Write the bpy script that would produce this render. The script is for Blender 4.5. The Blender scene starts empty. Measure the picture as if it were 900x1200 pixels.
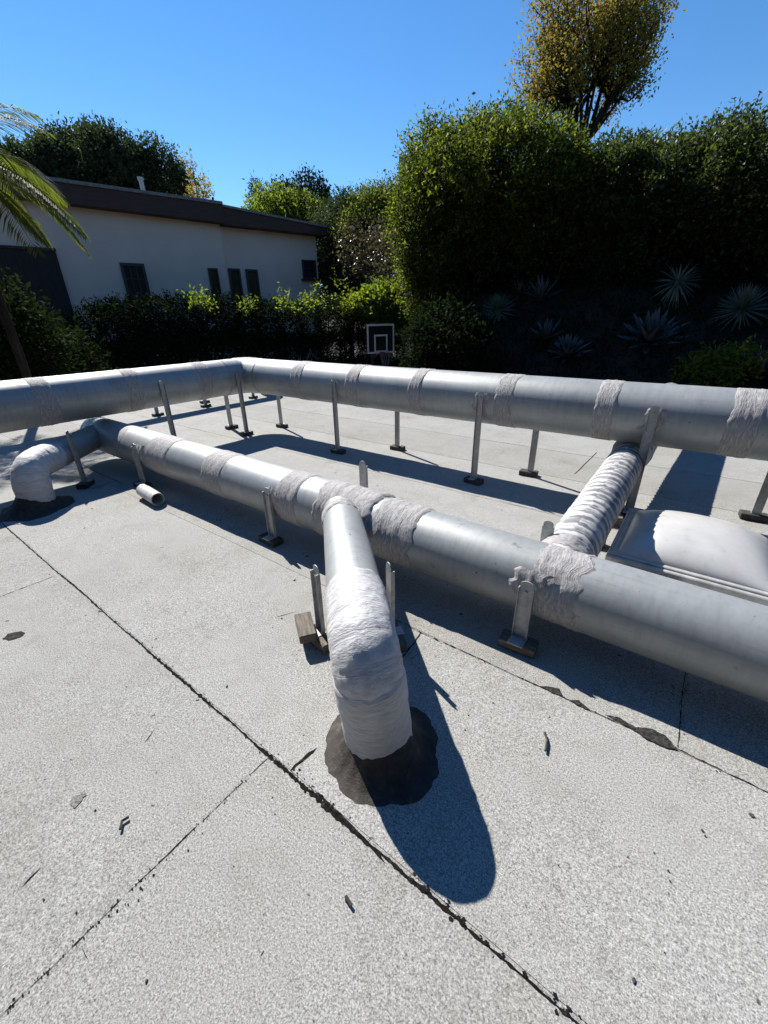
import bpy, math, random
import numpy as np
from mathutils import Vector, Matrix, noise

random.seed(7)
rng = np.random.default_rng(11)
S = bpy.context.scene
COL = S.collection

# ------------------------------------------------------------------ camera
W0, H0, F = 900.0, 1200.0, 486.85
EYE = Vector((0, 0, 1.6))
YAW, PIT, ROL = -0.6483, 0.4374, 0.0177


def cam_axes():
    fw = Vector((math.sin(YAW) * math.cos(PIT), math.cos(YAW) * math.cos(PIT), -math.sin(PIT)))
    r = Vector((math.cos(YAW), -math.sin(YAW), 0))
    d = fw.cross(r)
    r2 = math.cos(ROL) * r + math.sin(ROL) * d
    d2 = -math.sin(ROL) * r + math.cos(ROL) * d
    return r2, d2, fw


RX, DN, FW = cam_axes()


def ray(x, y):
    return (x - W0 / 2) * RX + (y - H0 / 2) * DN + F * FW


def gz(x, y, z=0.0):
    v = ray(x, y)
    return EYE + v * ((z - EYE.z) / v.z)


def aty(x, y, Y):
    v = ray(x, y)
    return EYE + v * (Y / v.y)


def atx(x, y, X):
    v = ray(x, y)
    return EYE + v * (X / v.x)


def at(x, y, D):
    v = ray(x, y)
    return EYE + v * (D / math.hypot(v.x, v.y))


cam = bpy.data.cameras.new("camera")
camo = bpy.data.objects.new("camera", cam)
COL.objects.link(camo)
m = Matrix((RX, -DN, -FW)).transposed().to_4x4()
m.translation = EYE
camo.matrix_world = m
cam.sensor_fit = 'VERTICAL'
cam.sensor_height = 36.0
cam.lens = 36.0 * F / H0
cam.clip_start = 0.05
cam.clip_end = 3000
S.camera = camo

# ------------------------------------------------------------------ light
SUN_EL, SUN_AZ = math.radians(44), math.radians(19)   # azimuth measured from -X towards +Y
sun_dir = Vector((-math.cos(SUN_AZ) * math.cos(SUN_EL), math.sin(SUN_AZ) * math.cos(SUN_EL), math.sin(SUN_EL)))
sl = bpy.data.lights.new("sun", 'SUN')
sl.energy = 5.0
sl.angle = math.radians(0.55)
sl.color = (1.0, 0.955, 0.885)
so = bpy.data.objects.new("sun", sl)
COL.objects.link(so)
so.rotation_euler = sun_dir.to_track_quat('Z', 'Y').to_euler()
so.location = (-20, 8, 30)

wd = bpy.data.worlds.new("World")
S.world = wd
wd.use_nodes = True
nt = wd.node_tree
nt.nodes.clear()
sky = nt.nodes.new('ShaderNodeTexSky')
sky.sky_type = 'NISHITA'
sky.sun_disc = False
sky.sun_elevation = SUN_EL
sky.sun_rotation = math.atan2(sun_dir.x, sun_dir.y)
sky.altitude = 200
sky.air_density = 1.0
sky.dust_density = 0.0
sky.ozone_density = 4.5
bg = nt.nodes.new('ShaderNodeBackground')
bg.inputs['Strength'].default_value = 0.075
out = nt.nodes.new('ShaderNodeOutputWorld')
hs_ = nt.nodes.new('ShaderNodeHueSaturation')
hs_.inputs['Saturation'].default_value = 1.2
hs_.inputs['Value'].default_value = 1.12
nt.links.new(sky.outputs[0], hs_.inputs['Color'])
nt.links.new(hs_.outputs[0], bg.inputs[0])
nt.links.new(bg.outputs[0], out.inputs[0])

S.view_settings.view_transform = 'Standard'
S.view_settings.look = 'None'
S.view_settings.exposure = 0.92
S.view_settings.gamma = 1
S.view_settings.use_curve_mapping = False
S.render.engine = 'CYCLES'
S.cycles.max_bounces = 6
S.cycles.diffuse_bounces = 3
S.cycles.transparent_max_bounces = 8
S.cycles.use_denoising = True

# ------------------------------------------------------------------ materials


class NT:
    def __init__(s, name):
        s.m = bpy.data.materials.new(name)
        s.m.use_nodes = True
        s.t = s.m.node_tree
        s.b = s.t.nodes['Principled BSDF']
        s.o = s.t.nodes['Material Output']

    def n(s, typ, **kw):
        x = s.t.nodes.new(typ)
        for k, v in kw.items():
            if k in x.inputs:
                x.inputs[k].default_value = v
            else:
                setattr(x, k, v)
        return x

    def l(s, a, b):
        s.t.links.new(a, b)

    def coord(s, kind='Object', scale=(1, 1, 1)):
        c = s.n('ShaderNodeTexCoord')
        mp = s.n('ShaderNodeMapping')
        mp.inputs['Scale'].default_value = scale
        s.l(c.outputs[kind], mp.inputs[0])
        return mp.outputs[0]

    def noise(s, co, scale, detail=3.0, rough=0.55):
        x = s.n('ShaderNodeTexNoise')
        x.inputs['Scale'].default_value = scale
        x.inputs['Detail'].default_value = detail
        x.inputs['Roughness'].default_value = rough
        s.l(co, x.inputs['Vector'])
        return x.outputs['Fac']

    def ramp(s, fac, stops, interp='LINEAR'):
        x = s.n('ShaderNodeValToRGB')
        x.color_ramp.interpolation = interp
        e = x.color_ramp.elements
        while len(e) < len(stops):
            e.new(0.5)
        for i, (p, c) in enumerate(stops):
            e[i].position = p
            e[i].color = (c if len(c) == 4 else (*c, 1))
        s.l(fac, x.inputs[0])
        return x.outputs[0]

    def mix(s, fac, a, b, mode='MIX'):
        x = s.n('ShaderNodeMix')
        x.data_type = 'RGBA'
        x.blend_type = mode
        if isinstance(fac, (int, float)):
            x.inputs[0].default_value = fac
        else:
            s.l(fac, x.inputs[0])
        for sock, v in ((x.inputs[6], a), (x.inputs[7], b)):
            if isinstance(v, tuple):
                sock.default_value = (*v, 1) if len(v) == 3 else v
            else:
                s.l(v, sock)
        return x.outputs[2]

    def bump(s, h, strength, dist, base=None):
        x = s.n('ShaderNodeBump')
        x.inputs['Strength'].default_value = strength
        x.inputs['Distance'].default_value = dist
        s.l(h, x.inputs['Height'])
        if base is not None:
            s.l(base, x.inputs['Normal'])
        return x.outputs[0]

    def done(s, color=None, rough=0.6, metal=0.0, normal=None, spec=None):
        if color is not None:
            if isinstance(color, tuple):
                s.b.inputs['Base Color'].default_value = (*color, 1)
            else:
                s.l(color, s.b.inputs['Base Color'])
        if isinstance(rough, (int, float)):
            s.b.inputs['Roughness'].default_value = rough
        else:
            s.l(rough, s.b.inputs['Roughness'])
        s.b.inputs['Metallic'].default_value = metal
        if normal is not None:
            s.l(normal, s.b.inputs['Normal'])
        if spec is not None:
            s.b.inputs['Specular IOR Level'].default_value = spec
        return s.m


MAT = {}


def build_materials():
    # mineral cap sheet roofing
    q = NT('roof_membrane')
    co = q.coord()
    fine = q.noise(co, 210, 3, 0.8)
    med = q.noise(co, 120, 4, 0.8)
    big = q.noise(co, 0.9, 5, 0.6)
    mid = q.noise(co, 5, 4, 0.6)
    c = q.ramp(fine, [(0.30, (0.070, 0.069, 0.066)), (0.43, (0.205, 0.203, 0.195)), (0.53, (0.292, 0.29, 0.28)), (0.70, (0.46, 0.457, 0.444))])
    c2 = q.ramp(med, [(0.34, (0.50, 0.50, 0.50)), (0.47, (1.02, 1.02, 1.02)), (0.64, (1.27, 1.27, 1.265))])
    c = q.mix(1.0, c, c2, 'MULTIPLY')
    c3 = q.ramp(big, [(0.28, (0.84, 0.825, 0.79)), (0.42, (0.98, 0.975, 0.96)), (0.52, (1.02, 1.02, 1.02)), (0.7, (1.07, 1.07, 1.07))])
    c = q.mix(1.0, c, c3, 'MULTIPLY')
    c4 = q.ramp(mid, [(0.27, (0.87, 0.865, 0.85)), (0.42, (1, 1, 1)), (0.8, (1.03, 1.03, 1.03))])
    c = q.mix(1.0, c, c4, 'MULTIPLY')
    sx = q.n('ShaderNodeSeparateXYZ')
    q.l(co, sx.inputs[0])
    ma = q.n('ShaderNodeMath', operation='SUBTRACT')
    q.l(sx.outputs[1], ma.inputs[0])
    ma.inputs[1].default_value = 0.604
    md = q.n('ShaderNodeMath', operation='DIVIDE')
    q.l(ma.outputs[0], md.inputs[0])
    md.inputs[1].default_value = 0.977
    fl = q.n('ShaderNodeMath', operation='FLOOR')
    q.l(md.outputs[0], fl.inputs[0])
    wn = q.n('ShaderNodeTexWhiteNoise')
    wn.noise_dimensions = '1D'
    q.l(fl.outputs[0], wn.inputs['W'])
    sheet = q.ramp(wn.outputs['Value'], [(0.0, (0.93, 0.925, 0.91)), (1.0, (1.06, 1.06, 1.06))])
    c = q.mix(1.0, c, sheet, 'MULTIPLY')
    # dried puddle rings and dirt trails
    wv = q.noise(co, 1.7, 6, 0.6)
    ring = q.ramp(wv, [(0.50, (1, 1, 1)), (0.53, (0.88, 0.865, 0.83)), (0.56, (0.98, 0.975, 0.965)), (0.75, (1, 1, 1))])
    c = q.mix(0.6, c, ring, 'MULTIPLY')
    sp = q.noise(co, 26, 2, 0.5)
    spk = q.ramp(sp, [(0.22, (0.25, 0.25, 0.25)), (0.25, (1, 1, 1))])
    c = q.mix(1.0, c, spk, 'MULTIPLY')
    nb = q.bump(fine, 0.55, 0.004, q.bump(mid, 0.3, 0.006))
    MAT['roof'] = q.done(c, 0.92, 0, nb, 0.25)

    q = NT('bitumen_seam')
    co = q.coord()
    f = q.noise(co, 60, 3)
    c = q.ramp(f, [(0.3, (0.005, 0.005, 0.005)), (0.6, (0.014, 0.013, 0.012)), (0.78, (0.05, 0.048, 0.045))])
    MAT['seam'] = q.done(c, 0.95, 0, q.bump(f, 0.8, 0.004), 0.05)

    q = NT('worn_scuff')
    co = q.coord()
    f = q.noise(co, 90, 3)
    c = q.ramp(f, [(0.38, (0.015, 0.015, 0.0145)), (0.66, (0.055, 0.054, 0.051))])
    MAT['scuff'] = q.done(c, 0.95, 0, None, 0.08)

    q = NT('worn_granules')
    co = q.coord()
    f = q.noise(co, 150, 3, 0.7)
    c = q.ramp(f, [(0.38, (0.07, 0.07, 0.068)), (0.6, (0.24, 0.24, 0.234))])
    MAT['granule'] = q.done(c, 0.95, 0, None, 0.08)

    q = NT('roofing_tar')
    co = q.coord()
    f = q.noise(co, 22, 5, 0.65)
    g = q.noise(co, 120, 2)
    c = q.ramp(f, [(0.3, (0.018, 0.0145, 0.012)), (0.55, (0.038, 0.031, 0.026)), (0.75, (0.085, 0.070, 0.059))])
    MAT['tar'] = q.done(c, 0.85, 0, q.bump(g, 0.5, 0.003, q.bump(f, 0.7, 0.012)))

    # aluminium roof paint on sheet metal duct
    q = NT('silver_painted_duct')
    co = q.coord()
    a = q.noise(co, 2.2, 4)
    b_ = q.noise(co, 34, 3)
    d = q.noise(co, 9, 5, 0.7)
    c = q.ramp(a, [(0.3, (0.275, 0.288, 0.288)), (0.55, (0.325, 0.338, 0.337)), (0.75, (0.37, 0.38, 0.378))])
    dirt = q.ramp(d, [(0.27, (0.55, 0.53, 0.5)), (0.36, (0.97, 0.97, 0.97)), (1, (1, 1, 1))])
    c = q.mix(1.0, c, dirt, 'MULTIPLY')
    spk = q.ramp(b_, [(0.262, (0.12, 0.11, 0.1)), (0.275, (1, 1, 1))])
    c = q.mix(1.0, c, spk, 'MULTIPLY')
    uvc = q.coord('UV', (9.0, 2.2, 1))
    stk = q.noise(uvc, 1.0, 5, 0.7)
    uvd = q.coord('UV', (1.6, 26.0, 1))
    run = q.noise(uvd, 1.0, 4, 0.65)
    c = q.mix(1.0, c, q.ramp(run, [(0.3, (0.88, 0.875, 0.87)), (0.5, (1, 1, 1)), (0.72, (1.07, 1.07, 1.07))]), 'MULTIPLY')
    c = q.mix(1.0, c, q.ramp(stk, [(0.28, (0.86, 0.85, 0.84)), (0.45, (1, 1, 1)), (0.8, (1.05, 1.05, 1.05))]), 'MULTIPLY')
    r = q.ramp(d, [(0.3, (0.58, 0.58, 0.58)), (0.7, (0.46, 0.46, 0.46))])
    MAT['duct'] = q.done(c, r, 0.38, q.bump(a, 0.12, 0.02, q.bump(b_, 0.12, 0.002)))

    # off-white elastomeric mastic, brushed round the pipe
    q = NT('brushed_mastic')
    co = q.coord('UV')
    mp = q.n('ShaderNodeMapping')
    mp.inputs['Scale'].default_value = (2.4, 62.0, 1)
    q.l(co, mp.inputs[0])
    st = q.noise(mp.outputs[0], 1.6, 5, 0.65)
    ob = q.coord()
    l2 = q.noise(ob, 38, 4, 0.65)
    c = q.ramp(st, [(0.25, (0.16, 0.150, 0.146)), (0.5, (0.315, 0.303, 0.298)), (0.72, (0.49, 0.478, 0.472))])
    dk = q.ramp(l2, [(0.26, (0.35, 0.33, 0.31)), (0.35, (1, 1, 1))])
    c = q.mix(1.0, c, dk, 'MULTIPLY')
    nb = q.bump(st, 0.75, 0.012, q.bump(l2, 0.5, 0.008))
    MAT['mastic'] = q.done(c, 0.7, 0, nb)

    q = NT('painted_wrap')
    co = q.coord('UV')
    mp = q.n('ShaderNodeMapping')
    mp.inputs['Scale'].default_value = (1.8, 75.0, 1)
    q.l(co, mp.inputs[0])
    st = q.noise(mp.outputs[0], 1.2, 6, 0.68)
    ob = q.coord()
    l2 = q.noise(ob, 30, 4, 0.6)
    c = q.ramp(st, [(0.28, (0.30, 0.295, 0.295)), (0.5, (0.47, 0.465, 0.465)), (0.7, (0.58, 0.575, 0.575))])
    dk = q.ramp(l2, [(0.24, (0.35, 0.33, 0.31)), (0.31, (1, 1, 1))])
    c = q.mix(1.0, c, dk, 'MULTIPLY')
    MAT['wrap'] = q.done(c, 0.6, 0.05, q.bump(st, 0.95, 0.009, q.bump(l2, 0.4, 0.006)))

    q = NT('galvanised_strut')
    co = q.coord('Object', (1, 1, 1))
    a = q.noise(co, 25, 4)
    c = q.ramp(a, [(0.3, (0.27, 0.27, 0.267)), (0.6, (0.40, 0.40, 0.397)), (0.8, (0.50, 0.497, 0.488))])
    MAT['strut'] = q.done(c, 0.5, 0.3, q.bump(a, 0.2, 0.002))

    q = NT('weathered_wood')
    co = q.coord('Object', (3, 30, 30))
    a = q.noise(co, 3, 5, 0.6)
    c = q.ramp(a, [(0.3, (0.05, 0.042, 0.034)), (0.55, (0.13, 0.108, 0.085)), (0.75, (0.24, 0.205, 0.16))])
    MAT['wood'] = q.done(c, 0.85, 0, q.bump(a, 0.5, 0.004))
    q = NT('black_rubber_foot')
    co = q.coord()
    a = q.noise(co, 40, 3)
    c = q.ramp(a, [(0.3, (0.015, 0.015, 0.015)), (0.7, (0.06, 0.056, 0.05))])
    MAT['foot'] = q.done(c, 0.8)

    q = NT('acrylic_dome')
    co = q.coord()
    a = q.noise(co, 3, 5, 0.6)
    b2 = q.noise(co, 11, 5, 0.7)
    c = q.ramp(a, [(0.3, (0.40, 0.40, 0.395)), (0.6, (0.47, 0.47, 0.467)), (0.8, (0.51, 0.51, 0.507))])
    c = q.mix(1.0, c, q.ramp(b2, [(0.28, (0.80, 0.78, 0.75)), (0.42, (0.97, 0.965, 0.96)), (0.6, (1, 1, 1))]), 'MULTIPLY')
    MAT['dome'] = q.done(c, 0.32, 0, None)
    q.b.inputs['Subsurface Weight'].default_value = 0.0
    q = NT('aluminium_frame')
    co = q.coord()
    a = q.noise(co, 14, 4)
    c = q.ramp(a, [(0.3, (0.36, 0.355, 0.345)), (0.7, (0.58, 0.57, 0.55))])
    MAT['frame'] = q.done(c, 0.45, 0.35)
    q = NT('white_plastic')
    co = q.coord()
    a = q.noise(co, 18, 4)
    c = q.ramp(a, [(0.3, (0.36, 0.35, 0.34)), (0.6, (0.55, 0.545, 0.53))])
    MAT['white'] = q.done(c, 0.5)

    q = NT('spiral_wrap')
    co = q.coord('UV')
    mp = q.n('ShaderNodeMapping')
    mp.inputs['Scale'].default_value = (0.35, 19.0, 1)
    q.l(co, mp.inputs[0])
    st = q.noise(mp.outputs[0], 1.6, 4, 0.6)
    wv = q.n('ShaderNodeTexWave')
    wv.wave_type = 'BANDS'
    wv.bands_direction = 'Y'
    wv.inputs['Scale'].default_value = 3.6
    wv.inputs['Distortion'].default_value = 2.5
    wv.inputs['Detail'].default_value = 3
    wv.inputs['Detail Scale'].default_value = 1.5
    q.l(q.coord('UV', (0.5, 1, 1)), wv.inputs['Vector'])
    ms = q.n('ShaderNodeMath', operation='MULTIPLY_ADD')
    q.l(wv.outputs['Fac'], ms.inputs[0])
    ms.inputs[1].default_value = 0.20
    ms2 = q.n('ShaderNodeMath', operation='SUBTRACT')
    q.l(st, ms2.inputs[0])
    ms2.inputs[1].default_value = 0.10
    q.l(ms2.outputs[0], ms.inputs[2])
    st = ms.outputs[0]
    ob = q.coord()
    l2 = q.noise(ob, 26, 4, 0.6)
    c = q.ramp(st, [(0.40, (0.13, 0.133, 0.142)), (0.49, (0.27, 0.27, 0.275)), (0.56, (0.46, 0.45, 0.45))])
    dk = q.ramp(l2, [(0.26, (0.4, 0.38, 0.36)), (0.36, (1, 1, 1))])
    c = q.mix(1.0, c, dk, 'MULTIPLY')
    MAT['spiral'] = q.done(c, 0.65, 0.0, q.bump(st, 0.4, 0.008, q.bump(l2, 0.4, 0.006)))

    # background
    q = NT('stucco')
    co = q.coord()
    a = q.noise(co, 0.5, 5, 0.6)
    g = q.noise(co, 30, 3)
    c = q.ramp(a, [(0.3, (0.64, 0.495, 0.405)), (0.7, (0.73, 0.575, 0.475))])
    MAT['stucco'] = q.done(c, 0.9, 0, q.bump(g, 0.4, 0.01))
    q = NT('dark_fascia')
    co = q.coord('Object', (1, 1, 6))
    a = q.noise(co, 2, 4)
    c = q.ramp(a, [(0.3, (0.035, 0.014, 0.009)), (0.7, (0.065, 0.027, 0.018))])
    MAT['fascia'] = q.done(c, 0.7)
    q = NT('roof_gravel')
    co = q.coord()
    a = q.noise(co, 8, 4)
    c = q.ramp(a, [(0.3, (0.12, 0.115, 0.105)), (0.7, (0.24, 0.23, 0.21))])
    MAT['gravel'] = q.done(c, 0.9)
    q = NT('window_frame')
    MAT['wframe'] = q.done((0.03, 0.025, 0.022), 0.5)
    q = NT('window_glass')
    MAT['glass'] = q.done((0.02, 0.024, 0.026), 0.06, 0, None, 0.8)
    q = NT('dark_timber')
    co = q.coord('Object', (8, 8, 1))
    a = q.noise(co, 2, 4)
    c = q.ramp(a, [(0.3, (0.012, 0.009, 0.007)), (0.7, (0.03, 0.022, 0.017))])
    MAT['timber'] = q.done(c, 0.75)
    q = NT('soil')
    co = q.coord()
    a = q.noise(co, 1.2, 6, 0.6)
    c = q.ramp(a, [(0.3, (0.010, 0.008, 0.006)), (0.6, (0.024, 0.019, 0.013)), (0.8, (0.04, 0.032, 0.022))])
    MAT['soil'] = q.done(c, 0.95, 0, q.bump(a, 0.6, 0.2))
    q = NT('bark')
    co = q.coord('Object', (6, 6, 1))
    a = q.noise(co, 3, 5)
    c = q.ramp(a, [(0.3, (0.015, 0.011, 0.008)), (0.7, (0.045, 0.033, 0.025))])
    MAT['bark'] = q.done(c, 0.95, 0, q.bump(a, 0.8, 0.05), 0.08)
    q = NT('plaster_far')
    MAT['plaster'] = q.done((0.20, 0.205, 0.21), 0.9)
    q = NT('black_board')
    MAT['board'] = q.done((0.012, 0.013, 0.015), 0.35)
    q = NT('white_line_paint')
    MAT['line'] = q.done((0.85, 0.85, 0.84), 0.6)
    q = NT('red_rim')
    MAT['rim'] = q.done((0.28, 0.06, 0.035), 0.5)
    q = NT('net_cord')
    MAT['net'] = q.done((0.25, 0.25, 0.25), 0.8)
    q = NT('black_pole')
    MAT['pole'] = q.done((0.02, 0.02, 0.022), 0.5)


def leaf_mat(name, cols, trans=0.35, rough=0.45, tint=(1.0, 1.1, 0.5), spec=0.3):
    q = NT(name)
    g = q.n('ShaderNodeNewGeometry')
    n = len(cols)
    c = q.ramp(g.outputs['Random Per Island'], [(i / max(1, n - 1), cc) for i, cc in enumerate(cols)])
    q.done(c, rough, 0, None, spec)
    tr = q.n('ShaderNodeBsdfTranslucent')
    tc = q.mix(1.0, c, tuple(2.0 * x for x in tint), 'MULTIPLY')
    q.l(tc, tr.inputs[0])
    mx = q.n('ShaderNodeMixShader')
    mx.inputs[0].default_value = trans
    q.l(q.b.outputs[0], mx.inputs[1])
    q.l(tr.outputs[0], mx.inputs[2])
    q.l(mx.outputs[0], q.o.inputs[0])
    MAT[name] = q.m
    return q.m


build_materials()
leaf_mat('leaf_bush', [(0.014, 0.021, 0.006), (0.028, 0.040, 0.008), (0.06, 0.075, 0.012), (0.15, 0.155, 0.024)], 0.5, 0.6, spec=0.2)
leaf_mat('leaf_hedge', [(0.013, 0.020, 0.007), (0.026, 0.037, 0.012), (0.065, 0.082, 0.026)], 0.45, 0.5, spec=0.3)
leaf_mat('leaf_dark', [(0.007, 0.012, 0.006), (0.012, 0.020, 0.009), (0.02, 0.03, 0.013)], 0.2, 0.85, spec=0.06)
leaf_mat('leaf_far', [(0.018, 0.028, 0.016), (0.028, 0.04, 0.023), (0.042, 0.056, 0.034)], 0.3, 0.7, spec=0.15)
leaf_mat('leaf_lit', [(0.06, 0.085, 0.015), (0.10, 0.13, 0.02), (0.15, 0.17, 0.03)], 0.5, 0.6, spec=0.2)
leaf_mat('leaf_autumn', [(0.12, 0.12, 0.035), (0.17, 0.145, 0.04), (0.20, 0.155, 0.04), (0.14, 0.14, 0.045), (0.11, 0.125, 0.045)], 0.5, 0.7, spec=0.1, tint=(1.0, 0.85, 0.4))
leaf_mat('leaf_palm', [(0.045, 0.055, 0.014), (0.085, 0.09, 0.02)], 0.5, 0.7, spec=0.1)
leaf_mat('leaf_agave', [(0.055, 0.08, 0.09), (0.085, 0.115, 0.13)], 0.03, 0.5)
leaf_mat('leaf_yucca', [(0.085, 0.12, 0.09), (0.14, 0.18, 0.13)], 0.05, 0.5)
leaf_mat('leaf_dry', [(0.10, 0.075, 0.045), (0.16, 0.125, 0.08), (0.07, 0.055, 0.035)], 0.15)

# ------------------------------------------------------------------ object helpers


def obj(name, me, parent=None, mat=None):
    o = bpy.data.objects.new(name, me)
    COL.objects.link(o)
    if parent is not None:
        o.parent = parent
    if mat is not None and me is not None:
        me.materials.append(MAT[mat])
    return o


def tag(o, label=None, cat=None, group=None, kind=None):
    if label:
        o['label'] = label
    if cat:
        o['category'] = cat
    if group:
        o['group'] = group
    if kind:
        o['kind'] = kind
    return o


def thing(name, label, cat, loc=(0, 0, 0), rz=0.0, group=None):
    o = bpy.data.objects.new(name, None)
    COL.objects.link(o)
    o.empty_display_size = 0.2
    o.location = loc
    o.rotation_euler = (0, 0, rz)
    return tag(o, label, cat, group)


class MB:
    """collects vertices and faces of one mesh (optionally with UVs)"""

    def __init__(s):
        s.v, s.f, s.uv = [], [], []
        s.hasuv = False

    def face(s, idx, uv=None):
        s.f.append(tuple(idx))
        s.uv.append(uv)
        if uv:
            s.hasuv = True

    def box(s, c, size, rz=0.0, bev=0.0, axes=None):
        sx, sy, sz = (d / 2 for d in size)
        if axes is None:
            ax = Vector((math.cos(rz), math.sin(rz), 0))
            ay = Vector((-math.sin(rz), math.cos(rz), 0))
            az = Vector((0, 0, 1))
        else:
            ax, ay, az = axes
        c = Vector(c)
        if bev <= 0:
            i = len(s.v)
            for dz in (-1, 1):
                for dx, dy in ((-1, -1), (1, -1), (1, 1), (-1, 1)):
                    s.v.append(c + ax * dx * sx + ay * dy * sy + az * dz * sz)
            for q in ((3, 2, 1, 0), (4, 5, 6, 7), (0, 1, 5, 4), (1, 2, 6, 5), (2, 3, 7, 6), (3, 0, 4, 7)):
                s.face([i + k for k in q])
            return s
        b = bev
        # chamfered box: each corner gives three vertices
        i = len(s.v)
        ids = {}
        for X in (-1, 1):
            for Y in (-1, 1):
                for Z in (-1, 1):
                    for k in range(3):
                        p = [X * sx, Y * sy, Z * sz]
                        for j in range(3):
                            if j != k:
                                p[j] -= (X, Y, Z)[j] * b
                        ids[X, Y, Z, k] = len(s.v)
                        s.v.append(c + ax * p[0] + ay * p[1] + az * p[2])
        for k in range(3):
            for sg in (-1, 1):
                j, l = (k + 1) % 3, (k + 2) % 3
                q = []
                for a, d in ((-1, -1), (1, -1), (1, 1), (-1, 1)):
                    t = [0, 0, 0]
                    t[k], t[j], t[l] = sg, a, d
                    q.append(ids[t[0], t[1], t[2], k])
                s.face(q if sg > 0 else q[::-1])
        for k in range(3):           # edges parallel to axis k
            j, l = (k + 1) % 3, (k + 2) % 3
            for a in (-1, 1):
                for d in (-1, 1):
                    t0, t1 = [0, 0, 0], [0, 0, 0]
                    t0[k], t1[k] = -1, 1
                    t0[j] = t1[j] = a
                    t0[l] = t1[l] = d
                    q = [ids[(*t0, j)], ids[(*t1, j)], ids[(*t1, l)], ids[(*t0, l)]]
                    s.face(q if a * d < 0 else q[::-1])
        for X in (-1, 1):
            for Y in (-1, 1):
                for Z in (-1, 1):
                    q = [ids[X, Y, Z, 0], ids[X, Y, Z, 1], ids[X, Y, Z, 2]]
                    s.face(q if X * Y * Z > 0 else q[::-1])
        return s

    def tube(s, pts, rad, n=16, cap=True, twist=0.0):
        pts = [Vector(p) for p in pts]
        if not isinstance(rad, (list, tuple)):
            rad = [rad] * len(pts)
        fr = frames(pts)
        i0 = len(s.v)
        for (p, (t, a, b)), r in zip(zip(pts, fr), rad):
            for k in range(n):
                th = 2 * math.pi * k / n + twist
                s.v.append(p + (a * math.cos(th) + b * math.sin(th)) * r)
        for j in range(len(pts) - 1):
            for k in range(n):
                q = [i0 + j * n + k, i0 + j * n + (k + 1) % n, i0 + (j + 1) * n + (k + 1) % n, i0 + (j + 1) * n + k]
                s.face(q)
        if cap:
            s.face([i0 + k for k in range(n)][::-1])
            s.face([i0 + (len(pts) - 1) * n + k for k in range(n)])
        return s

    def mesh(s, name, smooth=False, angle=None):
        me = bpy.data.meshes.new(name)
        me.from_pydata([tuple(v) for v in s.v], [], s.f)
        if s.hasuv:
            ul = me.uv_layers.new(name='UVMap')
            k = 0
            for f, u in zip(s.f, s.uv):
                for j in range(len(f)):
                    if u:
                        ul.data[k].uv = u[j]
                    k += 1
        if smooth:
            me.polygons.foreach_set('use_smooth', [True] * len(me.polygons))
            if angle:
                me.set_sharp_from_angle(angle=math.radians(angle))
        me.update()
        return me


def frames(pts):
    ts = []
    n = len(pts)
    for i in range(n):
        a = pts[max(0, i - 1)]
        b = pts[min(n - 1, i + 1)]
        ts.append((b - a).normalized())
    up = Vector((0, 0, 1))
    if abs(ts[0].dot(up)) > 0.95:
        up = Vector((1, 0, 0))
    a = (up - ts[0] * up.dot(ts[0])).normalized()
    res = []
    for t in ts:
        a = (a - t * a.dot(t))
        if a.length < 1e-5:
            a = t.orthogonal()
        a.normalize()
        res.append((t, a.copy(), t.cross(a)))
    return res


def resample(path, step):
    path = [Vector(p) for p in path]
    outp = [path[0]]
    for a, b in zip(path, path[1:]):
        L = (b - a).length
        k = max(1, int(round(L / step)))
        for j in range(1, k + 1):
            outp.append(a.lerp(b, j / k))
    return outp


def bend(path, radius, seg=5):
    """round the corners of a polyline with short arcs (gored elbow)"""
    path = [Vector(p) for p in path]
    if not isinstance(radius, (list, tuple)):
        radius = [radius] * (len(path) - 2)
    o = [path[0]]
    for (a, b, c), r in zip(zip(path, path[1:], path[2:]), radius):
        u = (a - b).normalized()
        w = (c - b).normalized()
        p0, p1 = b + u * r, b + w * r
        for j in range(seg + 1):
            t = j / seg
            o.append((1 - t) ** 2 * p0 + 2 * t * (1 - t) * b + t * t * p1)
    o.append(path[-1])
    return o


def surf_tube(path, rfun, n=64, step=0.04, cap=True, th0=0.0, th1=2 * math.pi, shift=None):
    """tube whose radius is rfun(distance along, angle); angle 0 points up. UV = (angle, distance)"""
    pts = resample(path, step)
    fr = frames(pts)
    mb = MB()
    closed = abs(th1 - th0 - 2 * math.pi) < 1e-6
    cols = n if closed else n + 1
    dist = [0.0]
    for a, b in zip(pts, pts[1:]):
        dist.append(dist[-1] + (b - a).length)
    L = dist[-1]
    for p, (t, a, b), d in zip(pts, fr, dist):
        for k in range(cols):
            th = th0 + (th1 - th0) * k / n
            off = shift(d, th, L) if shift else 0.0
            r = rfun(d, th)
            mb.v.append(p + t * off + (a * math.cos(th) + b * math.sin(th)) * r)
    for j in range(len(pts) - 1):
        for k in range(n):
            k2 = (k + 1) % cols
            u0, u1 = k / n * (th1 - th0), (k + 1) / n * (th1 - th0)
            mb.face([j * cols + k, j * cols + k2, (j + 1) * cols + k2, (j + 1) * cols + k],
                    [(u0, dist[j]), (u1, dist[j]), (u1, dist[j + 1]), (u0, dist[j + 1])])
    if cap and closed:
        mb.face([k for k in range(n)][::-1], [(0, 0)] * n)
        mb.face([(len(pts) - 1) * n + k for k in range(n)], [(0, 0)] * n)
    return mb


def nz(x, y, z=0.0):
    return noise.noise(Vector((x, y, z)))


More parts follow.
